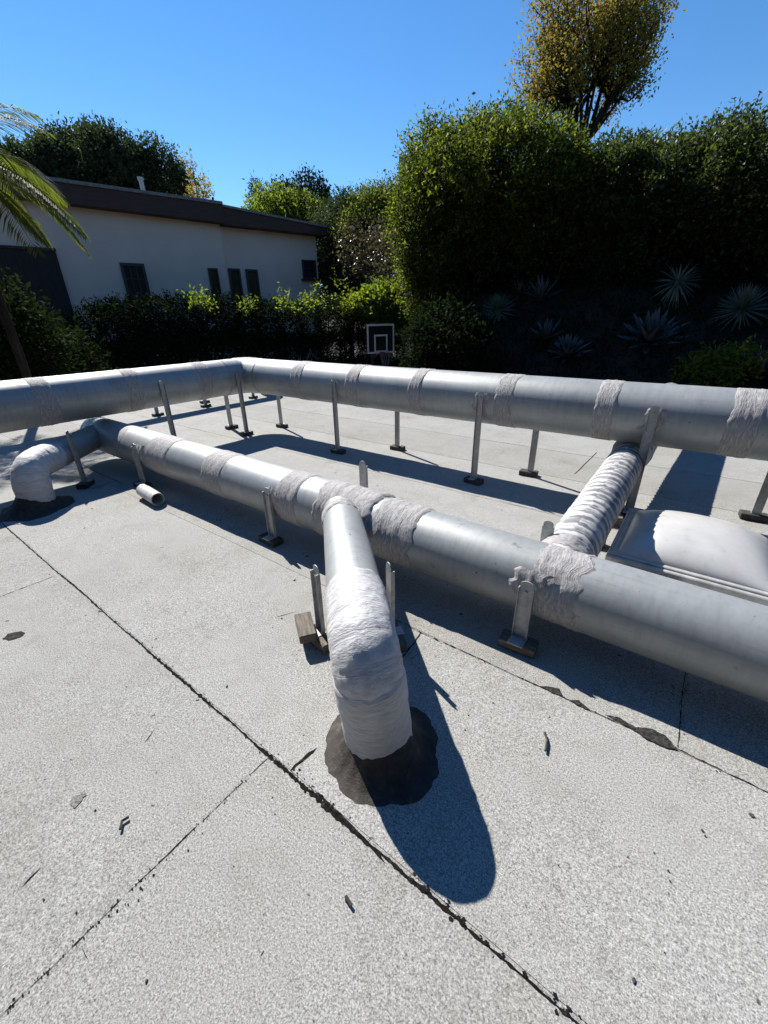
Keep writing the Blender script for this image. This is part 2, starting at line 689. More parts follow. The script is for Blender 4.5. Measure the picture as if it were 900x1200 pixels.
def duct_section(name, path, r, parent, mat='duct', dents=0.0014, step=0.06, n=64, r2=None):
    sd = random.uniform(0, 90)
    tot = sum((Vector(b) - Vector(a)).length for a, b in zip(path, path[1:]))

    def rf(d, th):
        rr = r if r2 is None else r + (r2 - r) * d / tot
        return rr + dents * nz(d * 1.6 + sd, math.cos(th) * 1.5, math.sin(th) * 1.5)
    return obj(name, surf_tube(path, rf, n, step).mesh(name, True, 50), parent, mat)


def mastic_band(name, path, r, parent, th0=0.0, th1=2 * math.pi, thick=0.004, ridge=0.0045, edge=0.018, mat='mastic', n=96, step=0.012, freq=45):
    """brushed mastic round a duct: ragged edges, ridges running round the pipe"""
    sd = random.uniform(0, 200)
    tot = sum((Vector(b) - Vector(a)).length for a, b in zip(path, path[1:]))

    def rf(d, th):
        e = min(d, tot - d)
        k = min(1.0, e / 0.02)
        cx, cy = math.cos(th), math.sin(th)
        rd = nz(d * freq + sd, cx * 1.1 + sd, cy * 1.1) * ridge * 0.75 + nz(d * 16 + sd, cx * 2.2, cy * 2.2 + sd) * ridge * 0.4
        rd += nz(d * 60 + sd, cx * 9, cy * 9 + sd) * ridge * 0.3
        rd = max(rd, 0.003 - thick)
        return r - 0.006 + k * (0.006 + thick + rd)

    def sh(d, th, L):
        cx, cy = math.cos(th), math.sin(th)
        w = (d / L - 0.5) * 2
        return edge * (nz(cx * 2.2 + sd, cy * 2.2, sd + (5 if w > 0 else 0)) * abs(w) + 0.6 * nz(cx * 7 + sd, cy * 7, sd) * abs(w))
    return obj(name, surf_tube(path, rf, n, step, False, th0, th1, sh).mesh(name, True), parent, mat)


# ------------------------------------------------------------------ foliage helpers


def quads_mesh(name, P, smooth=False):
    """P: (N,4,3) array of quads"""
    N = len(P)
    me = bpy.data.meshes.new(name)
    me.vertices.add(N * 4)
    me.vertices.foreach_set('co', P.reshape(-1).astype(np.float32))
    me.loops.add(N * 4)
    me.loops.foreach_set('vertex_index', np.arange(N * 4, dtype=np.int32))
    me.polygons.add(N)
    me.polygons.foreach_set('loop_start', np.arange(0, N * 4, 4, dtype=np.int32))
    me.polygons.foreach_set('loop_total', np.full(N, 4, dtype=np.int32))
    me.update(calc_edges=True)
    return me


def unit(a):
    return a / np.maximum(1e-9, np.linalg.norm(a, axis=1, keepdims=True))


def leaves(cent, dirs, length, width, droop=0.0):
    """diamond leaf quads: centre, growing direction, sizes"""
    N = len(cent)
    d = unit(dirs)
    r = unit(rng.normal(size=(N, 3)))
    s = unit(np.cross(d, r))
    nrm = np.cross(s, d)
    L = length[:, None]
    Wd = width[:, None]
    base = cent
    tip = cent + d * L + nrm * (L * droop)
    mid = cent + d * L * 0.45
    P = np.stack([base, mid + s * Wd / 2 + nrm * Wd * 0.12, tip, mid - s * Wd / 2 + nrm * Wd * 0.12], axis=1)
    return P


def crown_quads(lobes, sprigs, per, leaf, sprig_len=0.5, up=0.35, fill=0.55, jitter=0.35, thin=0.0, clump=0.0, zmin=None):
    """leaves on short sprigs growing outwards through a union of ellipsoid lobes"""
    vol = np.array([(a[3] * a[4] + a[4] * a[5] + a[3] * a[5]) for a in lobes])
    pick = rng.choice(len(lobes), size=sprigs, p=vol / vol.sum())
    lb = np.array(lobes)[pick]
    dv = unit(rng.normal(size=(sprigs, 3)))
    rad = fill + (1 - fill) * rng.random(sprigs) ** 0.6
    p = lb[:, :3] + dv * lb[:, 3:6] * rad[:, None]
    outd = unit(dv / lb[:, 3:6])
    outd = unit(outd + np.array([0, 0, up]) + rng.normal(size=(sprigs, 3)) * jitter)
    if clump > 0:
        keep = np.array([noise.noise(Vector(q) * clump) for q in p]) > thin
        p, outd = p[keep], outd[keep]
    if zmin is not None:
        keep = p[:, 2] > zmin
        p, outd = p[keep], outd[keep]
    n = len(p)
    t = np.tile(np.linspace(0.0, 1.0, per), n)
    P0 = np.repeat(p, per, axis=0)
    D0 = np.repeat(outd, per, axis=0)
    sl_ = sprig_len * np.repeat(rng.uniform(0.6, 1.4, n), per)
    c = P0 + D0 * (t * sl_)[:, None] + rng.normal(size=P0.shape) * leaf * 0.35
    ld = unit(D0 * 0.7 + rng.normal(size=P0.shape) * 0.8)
    L = leaf * rng.uniform(0.6, 1.35, len(c))
    return leaves(c, ld, L, L * rng.uniform(0.32, 0.55, len(c)))


def limb_mesh(branches, n=7):
    mb = MB()
    for pts, rads in branches:
        mb.tube(pts, rads, n, True)
    return mb


def simple_limbs(base, lobes, r0):
    """a tapered trunk from the base with a limb into each lobe"""
    base = Vector(base)
    c = Vector((sum(l[0] for l in lobes), sum(l[1] for l in lobes), sum(l[2] for l in lobes))) / len(lobes)
    fork = base.lerp(c, 0.55)
    br = []
    mid = base.lerp(fork, 0.5) + Vector((random.uniform(-.15, .15), random.uniform(-.15, .15), 0))
    br.append(([base, mid, fork, fork.lerp(c, 0.6)], [r0, r0 * .85, r0 * .7, r0 * .35]))
    for l in lobes:
        e = Vector(l[:3])
        a = base.lerp(fork, random.uniform(.6, 1))
        k = a.lerp(e, .5) + Vector((random.uniform(-.2, .2), random.uniform(-.2, .2), .2))
        br.append(([a, k, e, e + (e - a) * .25], [r0 * .5, r0 * .38, r0 * .22, r0 * .08]))
    return limb_mesh(br)


def tree(name, label, cat, base, lobes, mat, sprigs, per, leaf, r0=0.25, group=None, limbs=None, **kw):
    root = thing(name, label, cat, base, 0, group)
    b = Vector(base)
    rel = [(l[0] - b.x, l[1] - b.y, l[2] - b.z, *l[3:]) for l in lobes]
    lm = limbs if limbs is not None else simple_limbs((0, 0, 0), rel, r0)
    obj('trunk', lm.mesh('trunk', True), root, 'bark')
    P = crown_quads(rel, sprigs, per, leaf, **kw)
    obj('crown', quads_mesh('crown', P), root, mat)
    return root


def lobe(px, py, D, rx, ry=None, rz=None):
    p = at(px, py, D)
    return (p.x, p.y, p.z, rx, ry or rx, rz or rx)


# ================================================================== the roof we stand on
SEAM0, SHEET = 0.604, 0.977
RX0, RX1, RY0, RY1 = -11.6, 7.0, -5.0, 8.9


def roof_h(x, y):
    t = ((y - SEAM0) / SHEET) % 1.0
    return 0.0022 * (1 - t) + 0.006 * nz(x * 0.55, y * 0.8, 3.1) + 0.0025 * nz(x * 2.1, y * 2.3, 8.0)


mb = MB()
xs = [RX0 + (RX1 - RX0) * i / 230 for i in range(231)]
k0 = math.floor((RY0 - SEAM0) / SHEET)
rows = []
k = k0
while SEAM0 + k * SHEET < RY1:
    a, b = max(RY0, SEAM0 + k * SHEET), min(RY1, SEAM0 + (k + 1) * SHEET)
    for j in range(13):
        y = a + (b - a) * j / 12
        rows.append((y, y + 1e-5 if j == 0 else (y - 1e-5 if j == 12 else y)))
    k += 1
for y, ye in rows:
    for x in xs:
        mb.v.append(Vector((x, y, roof_h(x, ye))))
nx = len(xs)
for j in range(len(rows) - 1):
    for i in range(nx - 1):
        mb.face([j * nx + i, j * nx + i + 1, (j + 1) * nx + i + 1, (j + 1) * nx + i])
roof = obj('roof', mb.mesh('roof', False), None, 'roof')
tag(roof, kind='structure')
mb = MB()
mb.box(((RX0 + RX1) / 2, (RY0 + RY1) / 2, -0.17), (RX1 - RX0 + 0.3, RY1 - RY0 + 0.3, 0.3))
obj('roof_slab', mb.mesh('roof_slab'), roof, 'gravel')
mb = MB()
mb.box(((RX0 + RX1) / 2, (RY0 + RY1) / 2, -1.72), (RX1 - RX0 - 0.4, RY1 - RY0 - 0.4, 2.8))
obj('building_wall', mb.mesh('building_wall'), roof, 'stucco')
mb = MB()
for c, s in ((((RX0 + RX1) / 2, RY1 + 0.09, 0.02), (RX1 - RX0 + 0.36, 0.06, 0.09)), ((RX0 - 0.09, (RY0 + RY1) / 2, 0.02), (0.06, RY1 - RY0 + 0.1, 0.09)), ((RX1 + 0.09, (RY0 + RY1) / 2, 0.02), (0.06, RY1 - RY0 + 0.1, 0.09))):
    mb.box(c, s, 0, 0.008)
obj('edge_trim', mb.mesh('edge_trim'), roof, 'strut')


def strip(mb, path, wfun, zoff=0.0025, step=0.012):
    pts = resample([Vector((p[0], p[1], 0)) for p in path], step)
    sd = random.uniform(0, 500)
    d = 0.0
    i0 = len(mb.v)
    n = len(pts)
    for i, p in enumerate(pts):
        a, b = pts[max(0, i - 1)], pts[min(n - 1, i + 1)]
        t = (b - a).normalized()
        s = Vector((-t.y, t.x, 0))
        d += 0 if i == 0 else (p - pts[i - 1]).length
        w = wfun(p, d, sd) * min(1, (i + 0.3) / 4, (n - i - 0.7) / 4)
        o1 = w * (0.5 + 0.5 * nz(d * 30 + sd, 1.0))
        o2 = w * (0.5 + 0.5 * nz(d * 30 + sd, 7.0))
        wob = 0.006 * nz(d * 4 + sd, 3.3) + 0.003 * nz(d * 22 + sd, 4.3)
        for sg, o_ in ((1, o1), (-1, o2)):
            q = p + s * (wob + sg * o_)
            mb.v.append(Vector((q.x, q.y, max(roof_h(q.x, q.y), roof_h(q.x, q.y + 0.015)) + zoff * 0.6)))
        if i:
            mb.face([i0 + 2 * i - 2, i0 + 2 * i, i0 + 2 * i + 1, i0 + 2 * i - 1][::-1])


mb = MB()


def w_main(p, d, sd):
    b = 0.004 + 0.005 * max(0, nz(d * 1.5 + sd, 0.0)) + 0.005 * max(0, nz(d * 8 + sd, 2.0)) + 0.004 * nz(d * 45 + sd, 5.0)
    b += 0.010 * math.exp(-((p.x + 0.72) / 0.16) ** 2) + 0.007 * math.exp(-((p.x + 0.33) / 0.10) ** 2) + 0.007 * math.exp(-((p.x + 1.02) / 0.10) ** 2) + 0.004 * math.exp(-((p.x + 1.75) / 0.3) ** 2)
    return max(0.0018, 1.55 * b * (0.8 + 0.9 * nz(d * 60 + sd, 9.0)))


def w_fine(p, d, sd):
    return max(0.0, -0.0005 + 0.005 * nz(d * 1.7 + sd, 0.0) + 0.002 * nz(d * 12 + sd, 0.0))


def w_thin(p, d, sd):
    return max(0.0, 0.0018 + 0.004 * nz(d * 5 + sd, 0.0) + 0.005 * nz(d * 40 + sd, 1.0))


def w_med(p, d, sd):
    return max(0.001, 0.003 + 0.004 * max(0, nz(d * 3 + sd, 0.0)) + 0.004 * nz(d * 30 + sd, 1.0))


strip(mb, [(-6.2, SEAM0), (2.5, SEAM0 - 0.02)], w_main, 0.0025, 0.008)
strip(mb, [(-1.25, SEAM0 + SHEET - 0.01), (0.0, SEAM0 + SHEET), (2.2, SEAM0 + SHEET)], w_med, 0.0025, 0.008)
for kk in (2, 3, 4, 5, 6):
    strip(mb, [(-9.5, SEAM0 + kk * SHEET), (3.5, SEAM0 + kk * SHEET)], w_fine)
strip(mb, [(-3, SEAM0 - SHEET), (2, SEAM0 - SHEET)], w_fine)
strip(mb, [(-1.051, -0.36), (-1.056, 0.2), (-1.054, 0.47)], w_thin, 0.0025, 0.006)
strip(mb, [(-1.053, 0.49), (-1.05, 0.60)], lambda p, d, s: 0.003)
strip(mb, [(-3.33, -0.3), (-3.337, 0.60)], w_med)
strip(mb, [(0.262, 1.585), (0.26, 2.55)], w_med)
strip(mb, [gz(673, 556), gz(700, 530)], lambda p, d, s: 0.010)
for kk, xx in ((3, -3.2), (3, 1.1), (4, -1.9), (4, -6.2), (5, -4.4), (5, -0.2), (6, -2.5), (2, -6.4)):
    strip(mb, [(xx, SEAM0 + kk * SHEET), (xx + 0.01, SEAM0 + (kk + 1) * SHEET)], w_fine)
# crumbled granules and grit caught along the laps
def grit(p0, p1, n, sg, big):
    for _ in range(n):
        t = random.random()
        x = p0[0] + (p1[0] - p0[0]) * t
        y = p0[1] + (p1[1] - p0[1]) * t
        if nz(x * 3.1 + y * 2.7, 4.4) < random.uniform(-.45, .25):
            continue
        L = math.hypot(p1[0] - p0[0], p1[1] - p0[1])
        o = random.gauss(0, sg)
        x += -(p1[1] - p0[1]) / L * o
        y += (p1[0] - p0[0]) / L * o
        r = 0.62 * big * random.uniform(.2, 1) ** 1.9
        k = random.randint(4, 7)
        a0 = random.random() * 6
        i0 = len(mb.v)
        z = max(roof_h(x, y), roof_h(x, y + .012)) + 0.0022
        for j in range(k):
            th = a0 + 2 * math.pi * j / k
            rr_ = r * random.uniform(.5, 1.2)
            mb.v.append(Vector((x + math.cos(th) * rr_ * 1.5, y + math.sin(th) * rr_, z)))
        mb.face([i0 + j for j in range(k)])


grit((-4.5, SEAM0 - .003), (1.6, SEAM0 - .012), 520, 0.007, 0.007)
grit((-1.05, SEAM0 - .003), (0.2, SEAM0 - .012), 260, 0.011, 0.010)
grit((-1.051, -0.36), (-1.055, 0.5), 200, 0.005, 0.0055)
grit((-1.03, 0.0), (-1.02, 0.3), 40, 0.010, 0.006)
grit((-3.33, -0.3), (-3.337, 0.60), 120, 0.006, 0.006)
grit((-1.25, SEAM0 + SHEET - .005), (1.2, SEAM0 + SHEET), 200, 0.006, 0.006)
grit((0.262, 1.585), (0.26, 2.3), 160, 0.006, 0.006)
for kk in (2, 3, 4, 5):
    grit((-7, SEAM0 + kk * SHEET), (2, SEAM0 + kk * SHEET), 90, 0.006, 0.007)
# cracks
CR = [([(339, 905), (352, 893), (366, 881), (371, 876)], 0.013), ([(462, 778), (474, 766), (486, 752), (494, 740)], 0.010),
      ([(372, 928), (388, 946), (412, 968), (440, 997), (452, 1012)], 0.012), ([(424, 990), (434, 981), (441, 982)], 0.004),
      ([(25, 1041), (35, 1030), (48, 1017)], 0.008), ([(96, 1110), (104, 1124)], 0.004), ([(168, 872), (174, 864), (183, 852)], 0.004),
      ([(0, 620), (14, 615), (28, 614)], 0.008), ([(84, 538), (112, 553), (144, 567)], 0.010), ([(107, 573), (120, 569), (133, 564)], 0.010),
      ([(640, 858), (641, 870), (640, 880)], 0.003), ([(322, 724), (335, 720), (350, 716)], 0.004), ([(545, 1000), (538, 1010), (532, 1021)], 0.0)]
for px, w in CR:
    if w > 0:
        strip(mb, [gz(*q) for q in px], lambda p, d, s, w=w: w * (0.7 + 0.8 * nz(d * 9 + s, 0)), 0.003, 0.006)
obj('roof_seam', mb.mesh('roof_seam'), roof, 'seam')

# torn flaps and scuffed patches of the sheet
mb = MB()


def patch(mb, px, sub=5, amp=0.006, z=0.003):
    g = [gz(*q) for q in px]
    i0 = len(mb.v)
    P = []
    for a, b in zip(g, g[1:] + g[:1]):
        for j in range(sub):
            P.append(a.lerp(b, j / sub))
    for p in P:
        q = Vector((p.x + amp * nz(p.x * 45, p.y * 45), p.y + amp * nz(p.x * 45, p.y * 45, 9), 0))
        q.z = max(roof_h(q.x, q.y), roof_h(q.x, q.y + 0.02)) + z
        mb.v.append(q)
    mb.face([i0 + k for k in range(len(P))][::-1])


for px in ([(632, 804), (646, 805), (656, 808), (659, 816), (650, 813)], [(667, 820), (678, 821), (694, 834), (684, 830), (674, 825)],
           [(708, 838), (724, 841), (744, 853), (764, 855), (780, 864), (794, 880), (776, 876), (756, 866), (736, 852)],
           [(3, 749), (10, 743), (24, 740), (30, 742), (24, 747), (10, 751)]):
    patch(mb, px)
obj('torn_patch', mb.mesh('torn_patch'), roof, 'scuff')
mb = MB()
for px in ([(82, 944), (89, 934), (99, 928), (102, 932), (95, 941), (85, 947)],):
    patch(mb, px, 6, 0.012)
obj('scuff_mark', mb.mesh('scuff_mark'), roof, 'granule')

# loose flakes and twigs
mb = MB()
FL = [(112, 950, .012), (266, 805, .018), (218, 718, .010), (267, 723, .008), (264, 709, .007), (330, 725, .016), (880, 956, .020),
      (823, 974, .012), (826, 980, .009), (783, 1021, .008), (785, 1033, .009), (783, 1047, .006), (742, 1150, .016), (654, 1015, .006), (778, 1117, .006),
      (549, 838, .010), (641, 880, .008), (643, 904, .007), (545, 855, .010), (530, 800, .006), (258, 610, .024), (108, 596, .014), (575, 620, .016),
      (612, 795, .012), (706, 665, .01), (254, 610, .02), (215, 592, .018), (345, 680, .02), (355, 649, .03), (360, 652, .03), (505, 730, .02), (540, 720, .03),
      (405, 1055, .012), (172, 1150, .009), (90, 1070, .006), (52, 1055, .007), (245, 828, .006), (175, 745, .008), (714, 550, .02), (775, 577, .03), (730, 420, .02)]
for x, y, s in FL:
    c = gz(x, y)
    s *= 0.45
    n = random.randint(5, 8)
    a0 = random.random() * 6
    z = max(roof_h(c.x, c.y), roof_h(c.x, c.y + .03)) + 0.003
    i0 = len(mb.v)
    st = random.uniform(.35, .9)
    for lv in (0, 1):
        for k in range(n):
            th = 2 * math.pi * k / n
            r = s * (0.6 + 0.5 * random.random())
            u, w = math.cos(th) * r, math.sin(th) * r * st
            mb.v.append(Vector((c.x + u * math.cos(a0) - w * math.sin(a0), c.y + u * math.sin(a0) + w * math.cos(a0), z - 0.002 + lv * (0.002 + 0.003 * random.random()))))
    for k in range(n):
        mb.face([i0 + k, i0 + (k + 1) % n, i0 + n + (k + 1) % n, i0 + n + k])
    mb.face([i0 + n + k for k in range(n)])
for _ in range(200):
    x, y = random.uniform(-4.5, 1.6), random.uniform(-.4, 3.6)
    s = random.uniform(.0015, .004)
    a0 = random.random() * 6.3
    L = s * random.choice((1, 1, 2, 5))
    z = max(roof_h(x, y), roof_h(x, y + .02)) + s * .4
    mb.box((x, y, z), (L, s, s * .8), a0)
for px in ([(141, 972), (143, 962), (151, 957)], [(638, 858), (641, 868), (639, 880)], [(405, 1050), (408, 1055), (412, 1061)]):
    g = [gz(*q, 0.012) for q in px]
    mb.tube(g, 0.005, 5)
tag(obj('roof_debris', mb.mesh('roof_debris'), None, 'foot'), kind='stuff')

# ================================================================== the ducts
# high duct: comes along the left, turns the corner and runs off to the right
ZF, RF_ = 0.83, 0.25
CX, CY = -5.75, 4.13
hi = thing('overhead_duct', 'large silver duct raised high on struts, turning the corner at the back of the roof', 'duct', (CX, CY, 0))
O = Vector((CX, CY, 0))
rel = lambda p: Vector(p) - O
duct_section('pipe', [rel((CX, -2.6, ZF)), rel((CX, CY - 0.42, ZF))], RF_, hi)
duct_section('pipe', [rel((CX + 0.42, CY, ZF)), rel((3.4, CY, ZF))], RF_, hi)
el = bend([rel((CX, CY - 0.45, ZF)), rel((CX, CY, ZF)), rel((CX + 0.45, CY, ZF))], 0.30, 4)
duct_section('elbow', el, RF_ + 0.004, hi, 'duct', 0.004, 0.05)


def xband(px0, px1, py, r, parent, orig, Yc, Zc, thick=0.005, **kw):
    a = aty(px0, py, Yc - r * 0.9).x
    b = aty(px1, py, Yc - r * 0.9).x
    mastic_band('joint_band', [Vector((a, Yc, Zc)) - orig, Vector((b, Yc, Zc)) - orig], r, parent, thick=thick, **kw)


for x0, x1, y in ((340, 354, 442), (404, 420, 449), (478, 495, 458), (578, 602, 470), (694, 722, 482), (848, 893, 502)):
    xband(x0, x1, y, RF_, hi, O, CY, ZF)
for x0, x1, y in ((40, 68, 468), (148, 168, 452), (234, 250, 446)):
    a = atx(x0, y, CX + RF_ * 0.9).y
    b = atx(x1, y, CX + RF_ * 0.9).y
    mastic_band('joint_band', [rel((CX, a, ZF)), rel((CX, b, ZF))], RF_, hi)
mastic_band('joint_band', bend([rel((CX, CY - 0.20, ZF)), rel((CX, CY, ZF)), rel((CX + 0.24, CY, ZF))], 0.17, 4), RF_ + .004, hi, thick=0.006)
# mastic where struts are screwed on
PA = math.pi
for x in (-3.67, -1.73, -0.27):
    mastic_band('mastic_patch', [rel((x - 0.085, CY, ZF)), rel((x + 0.085, CY, ZF))], RF_, hi, PA * 0.38, PA * 0.60, 0.004, 0.008, 0.05, n=30)
for y in (2.65, 3.72):
    mastic_band('mastic_patch', [rel((CX, y - 0.085, ZF)), rel((CX, y + 0.085, ZF))], RF_, hi, -PA * 0.60, -PA * 0.38, 0.004, 0.008, 0.05, n=30)

# low duct in front with its branches
ZN, YN = 0.331, 2.0
lo = thing('low_duct', 'silver painted duct lying low across the roof with a branch elbowing down in front', 'duct', (-1.8, YN, 0))
O2 = Vector((-1.8, YN, 0))
r2_ = lambda p: Vector(p) - O2
duct_section('pipe', [r2_((-6.05, YN, ZN)), r2_((-1.7, YN, ZN))], 0.207, lo, r2=0.203)
duct_section('pipe', [r2_((-1.702, YN, ZN)), r2_((-1.3, YN, 0.312)), r2_((3.2, YN, 0.298))], 0.203, lo, r2=0.174)
for x0, x1, y, rr, tk in ((172, 194, 535, 0.207, 0.004), (236, 258, 555, 0.206, 0.004), (322, 346, 585, 0.205, 0.005)):
    xband(x0, x1, y, rr, lo, O2, YN, ZN, tk)
mastic_band('joint_band', [r2_((-5.15, YN, ZN)), r2_((-4.95, YN, ZN))], 0.205, lo)
mastic_band('joint_band', [r2_((-2.02, YN, ZN)), r2_((-1.50, YN, ZN))], 0.203, lo, thick=0.009, ridge=0.007, edge=0.03)
mastic_band('joint_band', [r2_((-1.50, YN, ZN-.010)), r2_((-1.18, YN, ZN-.018))], 0.201, lo, thick=0.006, ridge=0.009, edge=0.03, freq=30)
mastic_band('joint_band', [r2_((-0.50, YN, ZN-.02)), r2_((-0.22, YN, ZN-.022))], 0.192, lo, thick=0.005, ridge=0.009, edge=0.045, freq=30)
for x, rr in ((-4.55, .207), (-2.44, .205), (-0.47, .196)):
    mastic_band('mastic_patch', [r2_((x - 0.09, YN, ZN)), r2_((x + 0.09, YN, ZN))], rr, lo, PA * 0.30, PA * 0.56, 0.004, 0.010, 0.06, n=30)


def sstep0(t):
    t = max(0.0, min(1.0, t))
    return t * t * (3 - 2 * t)


def branch(parent, org, joint, knee, base, r, r_low, label=None):
    j, k, b = (Vector(q) - org for q in (joint, knee, base))
    path = bend([j, k, b], 0.19, 4)
    u = (k - j).normalized()
    e0 = k - u * 0.17
    br = obj('branch_pipe', surf_tube([j, e0], lambda d, th: r + 0.003 * nz(d * 3, math.cos(th), math.sin(th)), 64, 0.05).mesh('branch_pipe', True, 50), parent, 'duct')
    sd = random.uniform(0, 99)
    elp = [k - u * 0.34] + [p for p in path[1:]]

    def rf(d, th):
        cx, cy = math.cos(th), math.sin(th)
        t = sstep0((d - 0.35) / 0.45)
        rr = r + 0.003 + (r_low - r - 0.003) * t
        rr += 0.004 * nz(d * 34 + sd, cx * 0.9, cy * 0.9) + 0.004 * nz(d * 8 + sd, cx * 2, cy * 2) + 0.002 * nz(d * 70, cx * 5, cy * 5) + 0.0015 * nz(d * 50, cx * 16, cy * 16)
        return rr
    obj('elbow', surf_tube(elp, rf, 96, 0.012, True).mesh('elbow', True), parent, 'wrap')
    mastic_band('joint_band', [k - u * 0.42, k - u * 0.19], r - 0.002, parent, thick=0.007, ridge=0.007, edge=0.02, mat='wrap', freq=60)
    mastic_band('joint_band', [j + u * 0.16, j + u * 0.30], r, parent, thick=0.007, ridge=0.009, edge=0.04)
    # a lap of wrap where the elbow turns down
    mastic_band('joint_band', [b.lerp(path[-2], 0.82), path[-2], path[-3]], r + 0.004, parent, thick=0.005, ridge=0.004, edge=0.012, mat='wrap', freq=60)
    return br


branch(lo, O2, (-1.88, 1.97, 0.37), (-0.752, 0.865, 0.512), (-0.722, 0.905, -0.02), 0.129, 0.140)
branch(lo, O2, (-5.90, 2.0, 0.345), (-4.88, 0.94, 0.39), (-4.87, 0.93, -0.02), 0.138, 0.15)

# wrapped round duct passing under the high one
wr = thing('wrapped_duct', 'grey and white striped wrapped duct running back under the high duct', 'duct', (-0.40, 1.95, 0))
O3 = Vector((-0.40, 1.95, 0))
r3 = lambda p: Vector(p) - O3
sdw = 3.7


def rwrap(d, th):
    cx, cy = math.cos(th), math.sin(th)
    s = (d + 0.02 * math.sin(th) + 0.012 * nz(d * 2, cx, cy)) / 0.085
    f = s % 1.0
    g = min(1, max(0, (d - 2.1) / 0.2))
    return 0.135 + 0.022 * g + 0.010 * (f if f < 0.85 else (1 - f) * 5.6) + 0.004 * nz(d * 18, cx * 3, cy * 3)


obj('pipe', surf_tube(bend([r3((-0.40, 1.95, 0.35)), r3((-0.375, 7.1, 0.60)), r3((-0.36, 7.12, -0.02))], 0.25, 6), rwrap, 72, 0.010).mesh('pipe', True), wr, 'spiral')
mastic_band('joint_band', [r3((-0.40, 2.08, 0.355)), r3((-0.399, 2.22, 0.36))], 0.14, wr, thick=0.012, ridge=0.012)

# third duct far back on the left
bk = thing('back_duct', 'small silver duct on low struts behind the left run of the raised duct', 'duct', (-8.3, 3, 0))
duct_section('pipe', [(0, -5, 0.62), (0, 3.3, 0.62)], 0.16, bk)
duct_section('elbow', bend([Vector((0, 3.1, .62)), Vector((0, 3.45, .62)), Vector((0, 3.47, -.02))], 0.2, 5), 0.168, bk, 'wrap')
for y in (-3.2, -1.4, 0.6, 2.2):
    mastic_band('joint_band', [(0, y, .62), (0, y + .12, .62)], 0.16, bk, n=48)

# tar flashing at the two risers


def flashing(name, c, R, label, sd):
    mb = MB()
    n, k = 72, 14
    for j in range(k + 1):
        t = j / k
        for i in range(n):
            th = 2 * math.pi * i / n
            ex, ey = math.cos(th), math.sin(th)
            ro = R * (1 + 0.15 * nz(ex * 1.3 + sd, ey * 1.3) + 0.05 * nz(ex * 3.5 + sd, ey * 3.5) + 0.05 * nz(ex * 13, ey * 13, sd) + 0.03 * nz(ex * 31, ey * 31, sd))
            r = 0.115 + (ro - 0.115) * t
            h = 0.13 * (1 - t) ** 2.4 + 0.012 * (1 - t) * (0.5 + nz(ex * 4 + sd, ey * 4, 2.0)) + 0.006 * (1 - t * 0.7) + 0.006 * nz(ex * r * 30, ey * r * 30, sd) * (1 - t)
            x, y = c[0] + ex * r, c[1] + ey * r
            mb.v.append(Vector((ex * r, ey * r, max(roof_h(x, y), 0) + h * (1 if j < k else 0.2))))
    for j in range(k):
        for i in range(n):
            mb.face([j * n + i, (j + 1) * n + i, (j + 1) * n + (i + 1) % n, j * n + (i + 1) % n])
    o = obj(name, mb.mesh(name, True), None, 'tar')
    o.location = (c[0], c[1], 0)
    tag(o, label, 'flashing', 'tar flashings')


flashing('tar_flashing', (-0.715, 0.895), 0.236, 'dark brown tar collar where the nearest duct elbow enters the roof', 2.2)
flashing('tar_flashing', (-4.87, 0.90), 0.30, 'dark tar collar under the far left elbow of the low duct', 8.1)

# ------------------------------------------------------------------ struts
SM = {}


def strut_mesh(h, w=0.055, t=0.022):
    key = (round(h, 3), w)
    if key not in SM:
        mb = MB()
        z0 = 0.05
        mb.box((0, 0, (z0 + h - 0.02) / 2 + 0.0), (w, 0.005, h - 0.02 - z0 + 0.0), 0, 0.0)
        for sx in (-1, 1):
            mb.box((sx * (w / 2 + 0.002), -t / 2 + 0.003, (z0 + h - 0.035) / 2), (0.004, t, h - 0.035 - z0))
        # rounded head
        i0 = len(mb.v)
        n = 8
        for yy in (-0.0024, 0.0024):
            for k in range(n + 1):
                th = math.pi * k / n
                mb.v.append(Vector((math.cos(th) * w / 2, yy, h - 0.0205 - 0.025 + 0.026 + math.sin(th) * 0.022)))
        for k in range(n):
            mb.face([i0 + k, i0 + k + 1, i0 + n + 1 + k + 1, i0 + n + 1 + k])
        mb.face([i0 + k for k in range(n + 1)])
        mb.face([i0 + n + 1 + k for k in range(n + 1)][::-1])
        # turned-out foot
        mb.box((0, -0.035, z0 + 0.004), (w + 0.01, 0.085, 0.006))
        for zz in (h - 0.06,):
            mb.tube([Vector((0, -0.012, zz)), Vector((0, 0.002, zz))], 0.009, 6)
        SM[key] = mb.mesh('strut')
        SM[key].materials.append(MAT['strut'])
    return SM[key]


BLK = {}
for nm in ('wood', 'foot'):
    mb = MB()
    mb.box((0, -0.02, 0.026), (0.19, 0.10, 0.052), 0, 0.005)
    BLK[nm] = mb.mesh('foot_block')
    BLK[nm].materials.append(MAT[nm])


def strut(x, y, top, facing, label, blk='foot', w=0.055, group='struts holding up the ducts'):
    """facing: degrees the open side of the channel looks to (0 = towards -Y)"""
    t = thing('duct_strut', label, 'strut', (x, y, 0), math.radians(facing), group)
    obj('strut', strut_mesh(top, w), t)
    b = obj('foot_block', BLK[blk], t)
    b.rotation_euler = (0, 0, random.uniform(-.12, .12))
    b.location = (random.uniform(-.02, .02), 0, 0)
    return t


